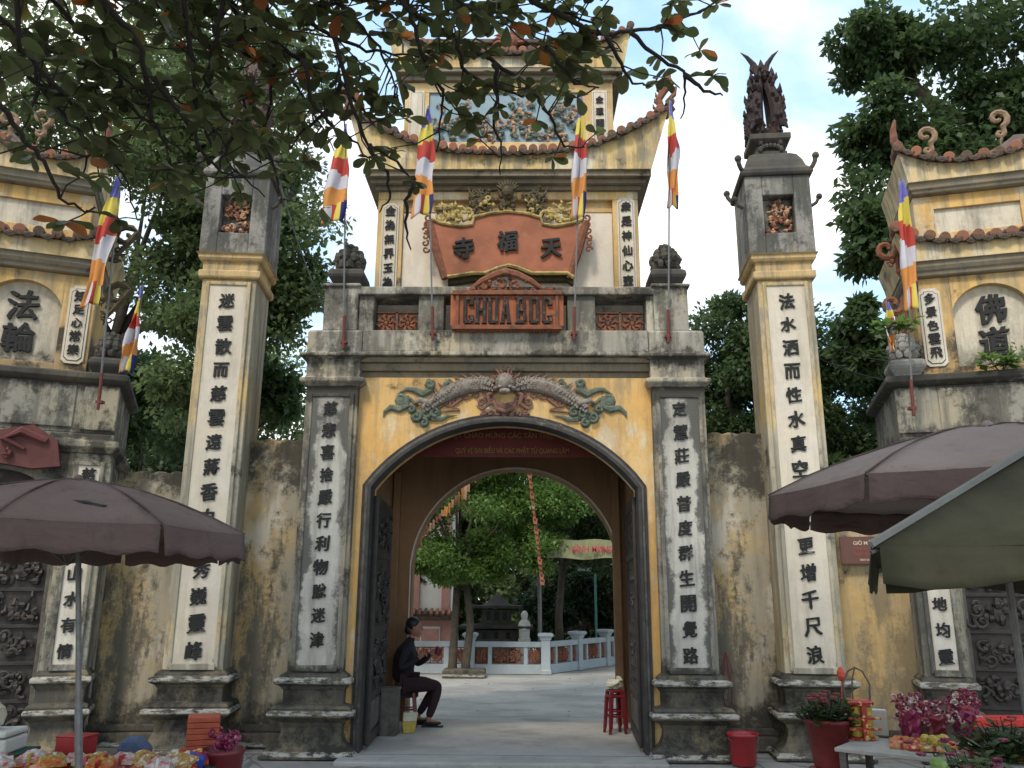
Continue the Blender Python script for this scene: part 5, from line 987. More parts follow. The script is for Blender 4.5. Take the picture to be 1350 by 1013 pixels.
q = MB(); q.prism([(-.12, 0), (.10, 0), (.12, .08), (0, .14), (-.10, .10)], -.08, .08); tag(obj('blue_cloth_bundle', q, simple('faded_blue_cloth', (.07, .10, .17), .8), loc=(-2.72, -2.55, .44), rot=(0, .3, .1), bevel=.03), 'faded blue cloth bundle right of the parasol pole', 'bundle')

# ---------------------------------------------------------------- things on the right
T = thing('red_bucket', 'red plastic bucket standing at the foot of the wall right of the gate', 'bucket', (2.42, -.26, 0)); q = MB(); q.lathe([(.115, 0), (.12, .01), (.145, .27), (.158, .275), (.158, .30), (.148, .30), (.135, .27), (.11, .03), (.01, .03)], k=24); obj('bucket', q, M['red'], T, smooth=True)
q = MB(); q.tube([(math.cos(a) * .155, -.06 + .0 * a, .26 + math.sin(a) * -.05) for a in [math.pi * i / 8 for i in range(9)]], .006, 5); obj('handle', q, M['iron'], T)
q = MB(); q.tube([(0, 0, .62), (-.02, 0, .45), (-.05, 0, .25), (-.04, 0, .08), (0, 0, .02), (.04, 0, .08), (.05, 0, .25), (.02, 0, .45), (.005, 0, .62)], .007, 5); q.tube([(0, 0, .61), (-.05, 0, .45), (-.025, 0, .30), (.02, 0, .28), (.06, 0, .42), (.01, 0, .61)], .006, 5)
tag(obj('rope_loop', q, M['dred'], loc=(2.45, .40, .42)), 'thin red cord loop hanging on the wall above the red bucket', 'cord')
T = thing('flower_pot', 'red plastic pot of green plants and red flowers raised on an upturned pot', 'flower pot', (2.72, -1.9, 0))
q = MB(); q.lathe([(.15, 0), (.16, .02), (.175, .26), (.17, .27), (.02, .27)], k=20); obj('upturned_pot', q, simple('faded_red_plastic', (.26, .055, .05), .5), T, smooth=True)
q = MB(); q.lathe([(.12, .28), (.13, .30), (.175, .62), (.185, .62), (.185, .65), (.165, .65), (.15, .58), (.02, .58)], k=20); obj('pot', q, simple('dusky_red_pot', (.20, .03, .03), .5), T, smooth=True)
def sprig(T, n, cx, cy, z0, r_, h_, leafm, flm, nf, seed, ls=.05):
    r2 = random.Random(seed); q = MB(); s_ = MB(); fl = MB()
    for i in range(n):
        a = r2.uniform(0, 6.28); d = r2.random() ** .5 * r_; x, y = cx + d * math.cos(a), cy + d * math.sin(a); z = z0 + h_ * r2.uniform(.3, 1) * (1 - .4 * (d / r_) ** 2)
        s_.tube([(cx + (x - cx) * .2, cy + (y - cy) * .2, z0), (x, y, z)], .004, 4, cap=False)
        for k in range(7):
            b = r2.uniform(0, 6.28); t = r2.uniform(.4, 1); px_, py_, pz = cx + (x - cx) * t, cy + (y - cy) * t, z0 + (z - z0) * t; l = ls * r2.uniform(.7, 1.3); e = (math.cos(b) * l, math.sin(b) * l, r2.uniform(-.4, .6) * l); w_ = (-math.sin(b) * l * .3, math.cos(b) * l * .3, 0)
            q.add([(px_, py_, pz), (px_ + e[0] * .5 + w_[0], py_ + e[1] * .5 + w_[1], pz + e[2] * .6), (px_ + e[0], py_ + e[1], pz + e[2]), (px_ + e[0] * .5 - w_[0], py_ + e[1] * .5 - w_[1], pz + e[2] * .6)], [(0, 1, 2, 3)])
    obj('stem', s_, M['twig'], T, kind='stuff'); obj('foliage', q, leafm, T, kind='stuff')
    for i in range(nf):
        f_ = MB(); a = r2.uniform(0, 6.28); d = r2.random() ** .5 * r_; z = z0 + h_ * r2.uniform(.5, 1.05)
        for k in range(5): f_.blob((cx + d * math.cos(a) + .018 * math.cos(k * 1.26), cy + d * math.sin(a) + .018 * math.sin(k * 1.26), z), (.018, .018, .012), 5, 3, .2, r2)
        obj('flower', f_, flm, T)
sprig(T, 70, 0, 0, .58, .26, .28, M['leaf_2'], M['dred'], 16, 3, .075)
q = MB(); q.tube([(.14, 0, .8), (.15, 0, .95)], .005, 4); q.blob((.15, 0, 1.0), (.035, .03, .06), 7, 5, .15, rng); obj('red_bloom', q, simple('orange_red_bloom', (.6, .08, .04), .5), T)

table('long stall table on the right covered with cans, packets and flowers', (3.42, -2.52, 0), 1.5, .72, .50, M['tabletop'], R(-38), None)
T = thing('can_stack', 'gift basket of stacked gold and red cans with an arched handle', 'gift basket', (2.98, -1.92, .505)); 
for j in range(3):
    for i in range(4):
        a = R(45 + 90 * i); q = MB(); q.lathe([(.036, 0), (.042, .006), (.042, .070), (.036, .076)], (math.cos(a) * .065, math.sin(a) * .065, .02 + j * .079), 12); obj('can', q, M['gilt'], T, smooth=False)
q = MB(); q.lathe([(.13, 0), (.135, .018)], k=18); q.box(-.13, .13, -.118, -.112, .075, .095); q.box(-.13, .13, -.118, -.112, .155, .175); q.box(-.02, .02, -.119, -.113, .02, .27); q.lathe([(.12, .26), (.125, .285), (.11, .30)], k=18); obj('red_ribbon', q, M['pred'], T)
q = MB(); q.tube([(-.10, 0, .28), (-.11, 0, .42), (-.06, 0, .52), (0, 0, .55), (.06, 0, .52), (.11, 0, .42), (.10, 0, .28)], .008, 6); q.tube([(-.02, .05, .28), (-.02, .03, .45), (0, 0, .55)], .006, 5); obj('handle', q, M['doorframe'], T)
GF = 'pink and crimson wrapped bouquets on the right table'
for i, (x, y, h_, c_, lb) in enumerate(((3.38, -1.95, .36, 'pink', 'short pink wrapped bouquet next to the gift basket'), (3.58, -1.95, .30, 'dred', 'dark crimson wrapped bouquet between the two pink ones'), (3.82, -1.95, .40, 'pink', 'tallest pink wrapped bouquet with ribbon loops, furthest right'))):
    T = thing('wrapped_bouquet', lb, 'bouquet', (x, y, .505)); q = MB(); q.lathe([(.06, 0), (.075, .02), (.07, h_ * .15), (.08, h_ * .3), (.075, h_ * .4), (.10, h_ * .55), (.085, h_ * .62)], k=14); q.v = [(a * (1 + rng.uniform(-.3, .3)), b * (1 + rng.uniform(-.3, .3)), z * rng.uniform(.85, 1.12)) for a, b, z in q.v]; obj('foil', q, M['pink' if c_ == 'pink' else 'dred'], T)
    q = MB(); cluster(q, -.11, .11, h_ * .35, h_, -.05, 60, .032, fl=1, mats=3); cluster(q, -.10, .10, h_ * .45, h_ * .9, .05, 26, .035, fl=1, mats=3); obj('ribbon', q, [M['pink'], M['red3'], M['pwhite']], T)
q = MB(); q.box(-.08, .08, -.05, .05, 0, .20); tag(obj('white_carton', q, M['white'], loc=(3.20, -1.72, .505), rot=(0, 0, -.3), bevel=.006), 'small white carton behind the gift basket', 'carton')
GP2 = 'flat offering packets on the right table'
for i in range(16):
    t = (i % 8) / 7; s_ = i // 8; c_ = ['yellow', 'red', 'gilt', 'yellow', 'white', 'red', 'green', 'orange'][(i * 5) % 8]
    packet('%s flat packet, %s from the table corner in the %s row of the right table' % (cn[c_], ('first', 'second', 'third', 'fourth', 'fifth', 'sixth', 'seventh', 'eighth')[i % 8], ('front', 'back')[s_]), (3.12 + t * .62 + s_ * .1, -2.36 - t * .52 + s_ * .24, .508), .17, .15, .05, M['p' + c_], rng.uniform(-.8, .3), rng.uniform(-.05, .1), group=GP2 + ', ' + cn[c_] + ' ones', band=M['red' if c_ != 'red' else 'yellow'])
q = MB()
for i in range(9): q.blob((rng.uniform(-.06, .06), rng.uniform(-.05, .05), .04 + rng.uniform(0, .05)), (.035, .035, .032), 8, 5, .08, rng)
tag(obj('yellow_flowers', q, M['yellow'], loc=(3.22, -2.72, .55)), 'bunch of bright yellow chrysanthemum heads on the packets', 'flowers')
T = thing('flower_bucket', 'big bundle of leafy flowers and pale green cabbage roses at the lower right corner', 'flowers', (3.15, -3.25, 0)); q = MB(); q.lathe([(.16, 0), (.2, .35), (.21, .36), (.19, .36), (.02, .3)], k=18); obj('bucket', q, M['blue'], T, smooth=True)
sprig(T, 110, .05, 0, .30, .38, .38, M['leaf_1'], M['pink'], 12, 9, .085)
for i in range(7): q = MB(); a = rng.uniform(0, 6.28); q.blob((-.12 + .12 * math.cos(a), -.15 + .08 * math.sin(a), .50 + rng.uniform(-.06, .08)), (.055, .055, .05), 8, 5, .18, rng); obj('cabbage_rose', q, M['greenveg'], T)
T = thing('flower_bundle', 'dark leafy flower bundle with red buds behind the cabbage roses', 'flowers', (3.72, -2.75, .0)); sprig(T, 110, 0, 0, .45, .36, .34, M['leaf_2'], M['red'], 10, 12, .08); q = MB(); q.lathe([(.14, 0), (.17, .5), (.02, .48)], k=14); obj('bucket', q, M['dred'], T)
T = thing('flower_bundle', 'low tray of mixed small green and pink flowers on the ground by the table leg', 'flowers', (2.98, -1.9, .0)); sprig(T, 40, 0, 0, .03, .26, .14, M['leaf_1'], M['pink'], 10, 15, .04)
q = MB(); q.prism([(-.3, 0), (.3, 0), (.34, .05), (-.26, .08)], -.12, .12); tag(obj('red_sheet', q, simple('bright_red_sheet', (.75, .05, .04), .5), loc=(4.15, -2.0, .62), rot=(0, -.08, -.2), bevel=.01), 'bright red folded sheet at the right edge of the stall', 'sheet')
q = MB(); q.box(-.3, .3, -.15, .15, 0, .62); tag(obj('back_crate', q, M['doorframe'], loc=(4.15, -2.0, 0)), 'dark crate under the bright red sheet', 'crate')

# sign on the wall
T = thing('wall_sign', 'brown opening hours sign reading GIỜ MỞ CỬA right of the tall pillar', 'sign', (4.14, .36, 2.145), R(-8)); q = MB(); q.box(-.33, .33, -.02, .0, -.15, .15); obj('board', q, M['signb'], T)
text('GIỜ MỞ CỬA', T, -.02, -.024, .085, .055, M['signt']); text('Sáng:  từ  5h00', T, -.06, -.024, .01, .036, M['orange']); text('Chiều: từ 13h30', T, -.06, -.024, -.045, .036, M['orange']); text('BAN QUẢN LÝ', T, -.03, -.024, -.105, .032, M['signt'])

# cables
def cable(label, pts, r_=.008):
    n = 14; out = []
    for a, b in zip(pts[:-1], pts[1:]):
        for i in range(n): t = i / n; out.append((a[0] + (b[0] - a[0]) * t, a[1] + (b[1] - a[1]) * t, a[2] + (b[2] - a[2]) * t - .25 * math.sin(math.pi * t)))
    q = MB(); q.tube(out + [pts[-1]], r_, 4); tag(obj('cable', q, M['wire']), label, 'cable')
cable('upper thin cable strung between right lantern pillar and side gate', [(3.72, 1.0, 4.95), (6.2, 1.8, 4.9)])
cable('lower thin cable strung between right lantern pillar and side gate', [(3.72, 1.0, 4.72), (6.2, 1.8, 4.6)])
cable('thin black cable slanting in the gap left of the central gate', [(-3.9, 3.0, 8.6), (-2.25, 1.6, 4.9)])

BR = [[(-2.28,-4.72,5.67,0.8),(-2.3,-4.44,5.55,0.8),(-2.25,-4.23,5.54,0.8),(-2.1,-3.98,5.53,0.8),(-1.99,-3.68,5.42,0.8),(-1.97,-3.43,5.29,0.71)],[(-2.36,-5.23,5.21,0.8),(-2.35,-4.97,5.11,0.8),(-2.26,-4.71,5.05,0.8),(-2.28,-4.43,4.87,0.8),(-2.34,-4.23,4.75,0.69),(-2.29,-3.99,4.65,0.59)],[(-2.57,-5.49,4.99,0.6),(-2.67,-5.28,4.87,0.6),(-2.76,-5.05,4.71,0.6),(-2.68,-4.79,4.65,0.6),(-2.62,-4.56,4.6,0.54),(-2.58,-4.32,4.48,0.45),(-2.52,-4.08,4.37,0.36),(-2.54,-3.86,4.19,0.26)],[(-2.04,-4.49,5.87,1.0),(-1.93,-4.17,5.77,1.0),(-1.83,-3.91,5.73,1.0),(-1.52,-3.59,5.68,1.0),(-1.28,-3.34,5.65,1.0),(-1.08,-3.03,5.49,0.76)],[(-1.71,-4.26,6.08,0.8),(-1.73,-3.96,5.94,0.8),(-1.75,-3.56,5.65,0.8),(-1.88,-3.27,5.41,0.72),(-1.97,-3.05,5.29,0.62),(-1.91,-2.75,5.08,0.48),(-1.94,-2.55,5.0,0.41)],[(-2.82,-5.44,4.32,0.6),(-2.73,-5.17,4.26,0.56),(-2.71,-4.95,4.18,0.47),(-2.68,-4.76,4.14,0.41),(-2.69,-4.55,4.0,0.31),(-2.62,-4.37,4.01,0.29),(-2.62,-4.27,4.08,0.29)],[(-0.88,-4.27,6.06,0.8),(-0.71,-3.95,5.94,0.8),(-0.58,-3.75,5.93,0.8),(-0.32,-3.53,5.91,0.8),(-0.03,-3.3,5.85,0.8),(0.24,-3.1,5.81,0.8),(0.44,-2.84,5.66,0.64),(0.56,-2.6,5.51,0.46),(0.76,-2.49,5.56,0.45)],[(-0.65,-4.29,5.67,0.8),(-0.58,-4.07,5.61,0.8),(-0.53,-3.81,5.5,0.8),(-0.43,-3.58,5.41,0.8),(-0.46,-3.35,5.29,0.61),(-0.51,-3.12,5.15,0.42)],[(0.15,-4.13,6.18,0.9),(0.28,-3.82,6.04,0.9),(0.51,-3.65,6.03,0.9),(0.7,-3.49,6.03,0.9),(0.86,-3.36,6.07,0.9),(1.16,-3.3,6.17,0.9),(1.42,-3.24,6.26,0.9),(1.68,-3.23,6.4,0.9),(1.93,-3.25,6.57,0.9)],[(1.01,-3.83,5.74,0.12),(1.2,-3.65,5.7,0.12),(1.48,-3.49,5.63,0.12),(1.53,-3.3,5.59,0.12),(1.52,-3.06,5.49,0.09)],[(1.43,-3.7,5.46,0.0),(1.62,-3.55,5.43,0.0),(1.78,-3.44,5.46,0.0)],[(0.81,-3.87,5.68,0.5),(0.95,-3.66,5.59,0.5),(1.07,-3.48,5.54,0.5),(1.24,-3.37,5.59,0.5)],[(-0.01,-3.74,5.53,0.35),(0.01,-3.52,5.45,0.35),(-0.04,-3.28,5.33,0.27),(0.01,-3.08,5.26,0.21),(0.01,-2.83,5.1,0.12)],[(-1.47,-3.87,5.88,0.9),(-1.29,-3.62,5.86,0.9),(-1.07,-3.41,5.89,0.9),(-0.81,-3.25,5.98,0.9),(-0.57,-3.1,6.06,0.9)],[(-1.18,-4.05,5.54,0.5),(-1.12,-3.67,5.26,0.46),(-1.02,-3.36,5.07,0.29),(-0.81,-3.15,5.04,0.22),(-0.71,-2.95,4.97,0.15)],[(-0.97,-3.59,4.93,0.09),(-0.92,-3.4,4.89,0.07),(-0.88,-3.23,4.89,0.05),(-0.9,-3.03,4.78,0.02),(-1.0,-2.87,4.73,0.02)],[(-0.65,-3.42,4.72,0.0),(-0.72,-3.24,4.65,0.0),(-0.76,-3.03,4.52,0.0),(-0.73,-2.83,4.41,0.0)],[(-0.36,-4.45,5.9,1.0),(-0.29,-4.15,5.77,1.0),(-0.08,-3.98,5.78,1.0),(0.2,-3.84,5.82,1.0),(0.38,-3.64,5.77,1.0)],[(-1.16,-4.46,5.89,1.0),(-1.16,-4.17,5.76,1.0),(-1.04,-3.95,5.74,1.0),(-0.9,-3.73,5.71,1.0),(-0.82,-3.45,5.57,1.0),(-0.79,-3.24,5.5,0.88)],[(-2.72,-5.03,5.39,0.8),(-2.79,-4.79,5.27,0.8),(-2.69,-4.47,5.17,0.8),(-2.65,-4.2,5.06,0.8),(-2.35,-3.92,5.13,0.77),(-2.12,-3.59,5.02,0.64)],[(-2.9,-5.45,4.83,0.9),(-2.81,-5.2,4.83,0.9),(-2.76,-4.97,4.8,0.9),(-2.82,-4.74,4.65,0.9),(-2.98,-4.58,4.48,0.75)],[(-2.2,-4.38,5.97,0.9),(-2.15,-4.06,5.86,0.9),(-2.08,-3.73,5.72,0.9),(-1.7,-3.39,5.68,0.9),(-1.52,-3.04,5.49,0.69),(-1.44,-2.77,5.36,0.48)],[(-1.41,-4.5,5.86,1.0),(-1.26,-4.22,5.79,1.0),(-0.97,-4.04,5.87,1.0),(-0.55,-3.86,5.95,1.0),(-0.33,-3.64,5.92,1.0)],[(-0.19,-4.14,6.18,1.0),(0.03,-3.89,6.12,1.0),(0.38,-3.68,6.08,1.0),(0.75,-3.52,6.07,1.0),(1.02,-3.29,5.96,1.0)],[(-2.24,-4.51,4.91,0.7),(-2.14,-4.23,4.81,0.63),(-2.07,-3.96,4.67,0.51),(-2.02,-3.75,4.61,0.44),(-1.86,-3.57,4.67,0.43)],[(-1.69,-4.2,4.81,0.71),(-1.87,-4.04,4.68,0.61),(-2.01,-3.86,4.54,0.51)],[(-2.69,-4.7,4.61,0.77),(-2.8,-4.71,4.77,0.8),(-3.0,-4.71,4.82,0.8),(-3.22,-4.67,4.8,0.8)],[(-1.25,-3.45,5.57,0.7),(-1.41,-3.23,5.44,0.58),(-1.63,-3.09,5.38,0.49),(-1.8,-2.91,5.28,0.51)],[(0.37,-3.98,5.52,0.6),(0.49,-3.78,5.47,0.6),(0.61,-3.62,5.45,0.6),(0.8,-3.5,5.49,0.6)],[(-0.29,-3.85,5.66,0.6),(-0.27,-3.62,5.58,0.6),(-0.1,-3.44,5.57,0.6),(0.2,-3.26,5.56,0.56),(0.39,-3.18,5.68,0.6)],[(-1.79,-4.59,5.79,1.1),(-1.94,-4.22,5.48,1.1),(-2.12,-3.97,5.28,1.1),(-2.09,-3.7,5.14,0.99),(-1.94,-3.45,5.1,0.88),(-1.91,-3.22,4.99,0.75)],[(-2.07,-4.74,5.65,1.1),(-2.11,-4.29,5.3,1.1),(-2.17,-4.0,5.08,1.06),(-2.13,-3.7,4.89,0.84),(-2.03,-3.45,4.8,0.72),(-1.87,-3.19,4.71,0.59)],[(-2.45,-5.02,5.4,1.0),(-2.46,-4.61,5.12,1.0),(-2.53,-4.31,4.87,0.97),(-2.38,-4.03,4.81,0.83),(-2.3,-3.8,4.76,0.73)],[(-3.06,-5.19,4.74,1.0),(-2.86,-4.86,4.72,1.0),(-2.77,-4.55,4.6,0.9),(-2.69,-4.3,4.53,0.77),(-2.81,-4.14,4.4,0.63)],[(-1.42,-3.92,5.44,0.8),(-1.42,-3.65,5.3,0.75),(-1.3,-3.39,5.2,0.56),(-1.16,-3.18,5.19,0.47),(-1.07,-2.97,5.13,0.35)]]


# ---------------------------------------------------------------- courtyard beyond the arch
def post(parent, x, y, rz=0.):
    q = MB(); q.rect(0, 0, .10, .10, [(.02, 0), (.02, .08), (0, .10), (0, .70), (.015, .71), (.03, .76), (.07, .80), (.07, .84), (.04, .855), (.03, .86)]); return obj('post', q, M['balus'], parent, loc=(x, y, 0), rot=(0, 0, rz), bevel=.006)
def balustrade(label, x0, y0, x1, y1, nb, group, first=True):
    l = math.hypot(x1 - x0, y1 - y0); T = thing('balustrade', label, 'balustrade', (x0, y0, 0), math.atan2(y1 - y0, x1 - x0), group); s = l / nb
    if first: post(T, 0, 0)
    for i in range(nb):
        post(T, s * (i + 1), 0)
        q = MB(); q.box(s * i + .1, s * (i + 1) - .1, -.07, .07, 0, .20); obj('base_rail', q, M['balus'], T, bevel=.01); q = MB(); q.box(s * i + .1, s * (i + 1) - .1, -.08, .08, .56, .67); obj('top_rail', q, M['balus'], T, bevel=.01)
        n = 3 if s > 1.2 else 1
        xs = [s * i + .1 + (s - .2) * t for t in ((0, .2, .26, .74, .80, 1) if n == 3 else (0, .14, .86, 1))]
        if n == 3:
            for a, b in ((xs[1], xs[2]), (xs[3], xs[4])): q = MB(); q.box(a, b, -.06, .06, .20, .56); obj('baluster', q, M['balus'], T, bevel=.008)
            for a, b in ((xs[0], xs[1]), (xs[2], xs[3]), (xs[4], xs[5])): lattice(T, (a + b) / 2, .38, b - a - .02, .34, -.03)
        else:
            for a, b in ((xs[0], xs[1]), (xs[2], xs[3])): q = MB(); q.box(a, b, -.06, .06, .20, .56); obj('baluster', q, M['balus'], T, bevel=.008)
            lattice(T, (xs[1] + xs[2]) / 2, .38, xs[2] - xs[1] - .02, .34, -.03)
    return T
gb = 'pale blue balustrades round the temple pond'
balustrade('pale blue balustrade facing the gate, left stretch behind the tree trunk', -2.95, 9.85, -.93, 9.85, 1, gb)
balustrade('pale blue balustrade facing the gate, right stretch ending at the corner post', -.93, 9.85, .72, 9.85, 1, gb, False)
balustrade('pale blue balustrade running back to the right from the corner post', .72, 9.85, 4.6, 16.2, 5, gb, False)
# statue, censer pavilion, building
q = MB(); q.lathe([(.14, 0), (.15, .1), (.12, .14), (.13, .3), (.15, .42), (.12, .5), (.06, .56), (.08, .62), (.085, .68), (.05, .74), (.01, .76)], k=14); q.blob((.0, -.08, .36), (.13, .09, .12), 9, 5, .1, rng); q.box(-.2, .2, -.2, .2, -.6, .0)
tag(obj('statue', q, M['bldg'], loc=(.26, 11.5, .55), smooth=False), 'small white stone statue behind the balustrade', 'statue')
T = thing('stone_shrine', 'small black two tier stone shrine with curved roofs behind the balustrade', 'shrine', (-.42, 12.2, 0)); q = MB(); q.box(-.75, .75, -.6, .6, 0, .65); obj('base', q, M['soot'], T, bevel=.03)
for z0, hw in ((.55, .52), (1.02, .36)):
    q = MB(); q.box(-hw, hw, -hw, hw, z0, z0 + .30); obj('body', q, M['soot'], T, bevel=.01)
    for x in (-hw * .55, 0, hw * .55): q = MB(); q.box(x - .05, x + .05, -hw - .02, -hw + .01, z0 + .05, z0 + .25); obj('opening', q, M['ink'], T)
    q = MB(); vs = []; R2 = hw * 1.7
    prof = [(R2, z0 + .30), (R2 * .97, z0 + .25), (R2 * .7, z0 + .34), (R2 * .4, z0 + .48), (R2 * .15, z0 + .62), (.02, z0 + .70)]; q.lathe(prof, sq=True); q.v = [(x, y, z + (.10 * (abs(x) * abs(y) / (R2 * R2)) ** 1.5 if z < z0 + .36 else 0)) for x, y, z in q.v]; obj('roof', q, M['soot'], T)
T = thing('temple_building', 'white and rose temple building with tiled ledge behind the seated person', 'building', (-3.55, 15.0, 0)); q = MB(); q.box(-2.5, 1.75, 0, 3, 0, 4.2); obj('wall', q, M['bldg'], T)
for x in (-1.0, -.1, .75, 1.6): q = MB(); q.box(x - .11, x + .11, -.12, 0, 1.25, 4.2); obj('pilaster', q, M['bldgred'], T, bevel=.01)
q = MB(); q.box(-2.5, 1.85, -.12, 0, 0, 1.0); obj('lower_wall', q, M['bldgred'], T)
for x in (-.55, .35, 1.2):
    q = MB(); q.box(x - .28, x + .28, -.16, -.12, .15, .82); f = obj('lower_panel', q, M['bldg'], T, bevel=.01); q = MB(); q.box(x - .24, x + .24, -.19, -.16, .2, .76); obj('inset', q, M['bldgred'], f)
q = MB(); q.box(-2.5, 1.9, -.3, 0, 1.0, 1.10); q.box(-2.5, 1.9, -.22, 0, 1.10, 1.24); obj('tiled_ledge', q, M['tile2'], T, bevel=.02)
for i in range(26): q = MB(); q.tube([(-2.4 + i * .165, -.38, 1.14), (-2.4 + i * .165, -.1, 1.28)], .045, 7); obj('ledge_tile', q, M['tile'], T)
q = MB(); q.box(-2.8, 2.05, -.5, 3.3, 4.2, 4.4); q.prism([(-2.9, 4.4), (2.2, 4.4), (1.6, 5.4), (-2.3, 5.4)], -.6, 3.4); obj('roof', q, M['tile'], T)
char('天', T, .80, -.03, 2.2, .55)
# lamp post, banner, parasol, streamers
T = thing('lamp_post', 'thin green lamp post behind the balustrade', 'lamp post', (2.12, 13.2, 0)); q = MB(); q.tube([(0, 0, 0), (0, 0, 2.3)], .035, 8); obj('pole', q, M['lampgreen'], T); q = MB(); q.tube([(0, 0, 2.25), (-.25, 0, 2.33), (.6, 0, 2.5)], .03, 6); q.box(-.45, .0, -.06, .06, 2.30, 2.35); obj('lamp_arm', q, M['balus'], T)
T = thing('banner', 'pale yellow banner with crimson capitals strung between courtyard trees', 'banner', (2.12, 8.9, 2.62)); q = MB(); vs = []; 
for i in range(25):
    x = -1.4 + 2.8 * i / 24; vs += [(x, .05 * math.sin(i), -.20 + .02 * math.sin(i * .7)), (x, .05 * math.sin(i + .6), .20 + .015 * math.sin(i * .9))]
q.add(vs, [(2 * i, 2 * i + 2, 2 * i + 3, 2 * i + 1) for i in range(24)]); obj('cloth', q, M['ybanner'], T); text('KÍNH MỪNG PHẬT ĐẢN', T, 0.0, -.08, .0, .23, M['ybannert'], .8)
parasol('pale courtyard parasol half hidden among the streamers', (-2.75, 12.2, 2.75), .95, 2.45, 8, .2, .08, M['white'], M['white'], name='courtyard_parasol')
T = thing('streamer_line', 'string of orange and red prayer flags slanting down in front of the left courtyard tree', 'prayer flags', (0, 0, 0)); pa, pb = Vector((-.55, 6.6, 4.15)), Vector((-2.2, 7.6, 2.55)); q = MB(); q.tube([tuple(pa.lerp(pb, i / 8) - Vector((0, 0, .12 * math.sin(math.pi * i / 8)))) for i in range(9)], .006, 4); obj('string', q, M['wire'], T)
for i in range(26):
    t = (i + .5) / 26; p = pa.lerp(pb, t) - Vector((0, 0, .12 * math.sin(math.pi * t))); w_, h_ = rng.uniform(.03, .08), rng.uniform(.12, .34); q = MB(); q.add([(p.x - w_ / 2, p.y, p.z), (p.x + w_ / 2, p.y, p.z), (p.x + w_ / 2 * .6, p.y + .03, p.z - h_), (p.x - w_ / 2 * .9, p.y - .02, p.z - h_ * .9)], [(0, 3, 2, 1)]); obj('streamer', q, rng.choice([M['peach'], M['peach'], M['terra'], M['terrad'], FL['orange']]), T)
T = thing('streamer_line', 'nearly upright string of orange and white prayer flags right of the arch centre', 'prayer flags', (0, 0, 0)); pa, pb = Vector((.32, 7.6, 4.3)), Vector((.62, 8.2, 1.9)); q = MB(); q.tube([tuple(pa), tuple(pb)], .006, 4); obj('string', q, M['wire'], T)
for i in range(24):
    p = pa.lerp(pb, (i + .5) / 24); w_ = rng.uniform(.06, .11); q = MB(); q.add([(p.x - w_ / 2, p.y, p.z + .05), (p.x + w_ / 2, p.y + .02, p.z + .02), (p.x + w_ / 3, p.y, p.z - .1), (p.x - w_ / 3, p.y, p.z - .08)], [(0, 3, 2, 1)]); obj('streamer', q, rng.choice([M['peach'], M['terra'], M['terra'], M['terrad']]), T)
flag('small faded flag hanging beside the green lamp post in the courtyard', (2.72, 12.0, 1.2), 2.35, (2.60, 2.3), (2.55, 1.45), .10, .08, holder=0, group=None, seed=12)
q = MB(); q.tube([(.62, 10.6, 0), (.60, 10.6, 3.2), (.5, 10.6, 6)], [.05, .05, .04], 8); tag(obj('utility_pole', q, M['iron']), 'plain grey pole rising behind the balustrade corner', 'pole')

# ---------------------------------------------------------------- trees
def leaves_mesh(name, C, Rd, n_per, size, seed, flat=.55, hang=0.):
    """thousands of folded leaf-shaped faces gathered in clumps; C (n,3) centres, Rd radii"""
    r = np.random.default_rng(seed); C = np.array(C, float); Rd = np.array(Rd, float); n = len(C) * n_per
    ci = np.repeat(np.arange(len(C)), n_per); d = r.normal(size=(n, 3)); d /= np.linalg.norm(d, axis=1)[:, None]; rad = r.random(n) ** .45
    pos = C[ci] + d * (rad * Rd[ci])[:, None] * np.array([1, 1, flat])
    a = d * .7 + r.normal(size=(n, 3)) * .8; a[:, 2] -= .25 + hang; a /= np.linalg.norm(a, axis=1)[:, None]          # leaf axis
    up_ = np.array([0, 0, 1.]) + r.normal(size=(n, 3)) * .6; w = np.cross(a, up_); w /= np.linalg.norm(w, axis=1)[:, None] + 1e-9; nn = np.cross(w, a)
    L_ = (size * (.65 + .7 * r.random(n)))[:, None]
    v = np.stack([pos, pos + a * L_ * .45 + w * L_ * .27 + nn * L_ * .08, pos + a * L_, pos + a * L_ * .45 - w * L_ * .27 + nn * L_ * .08], 1).reshape(-1, 3).astype(np.float32)
    me = bpy.data.meshes.new(name); me.vertices.add(4 * n); me.vertices.foreach_set('co', v.ravel()); me.loops.add(4 * n); me.loops.foreach_set('vertex_index', np.arange(4 * n, dtype=np.int32)); me.polygons.add(n); me.polygons.foreach_set('loop_start', np.arange(0, 4 * n, 4, dtype=np.int32))
    me.update(calc_edges=True); return me
def clumps(c, rad, n, cr, seed, skew=None, lo=.35):
    r = random.Random(seed); out = []; rr_ = []
    while len(out) < n:
        p = Vector((r.gauss(0, 1), r.gauss(0, 1), r.gauss(0, 1))).normalized() * (lo + (1 - lo) * r.random() ** .6)
        q_ = (c[0] + p.x * rad[0], c[1] + p.y * rad[1], c[2] + p.z * rad[2]); out.append(q_); rr_.append(cr * r.uniform(.6, 1.3))
    return out, rr_
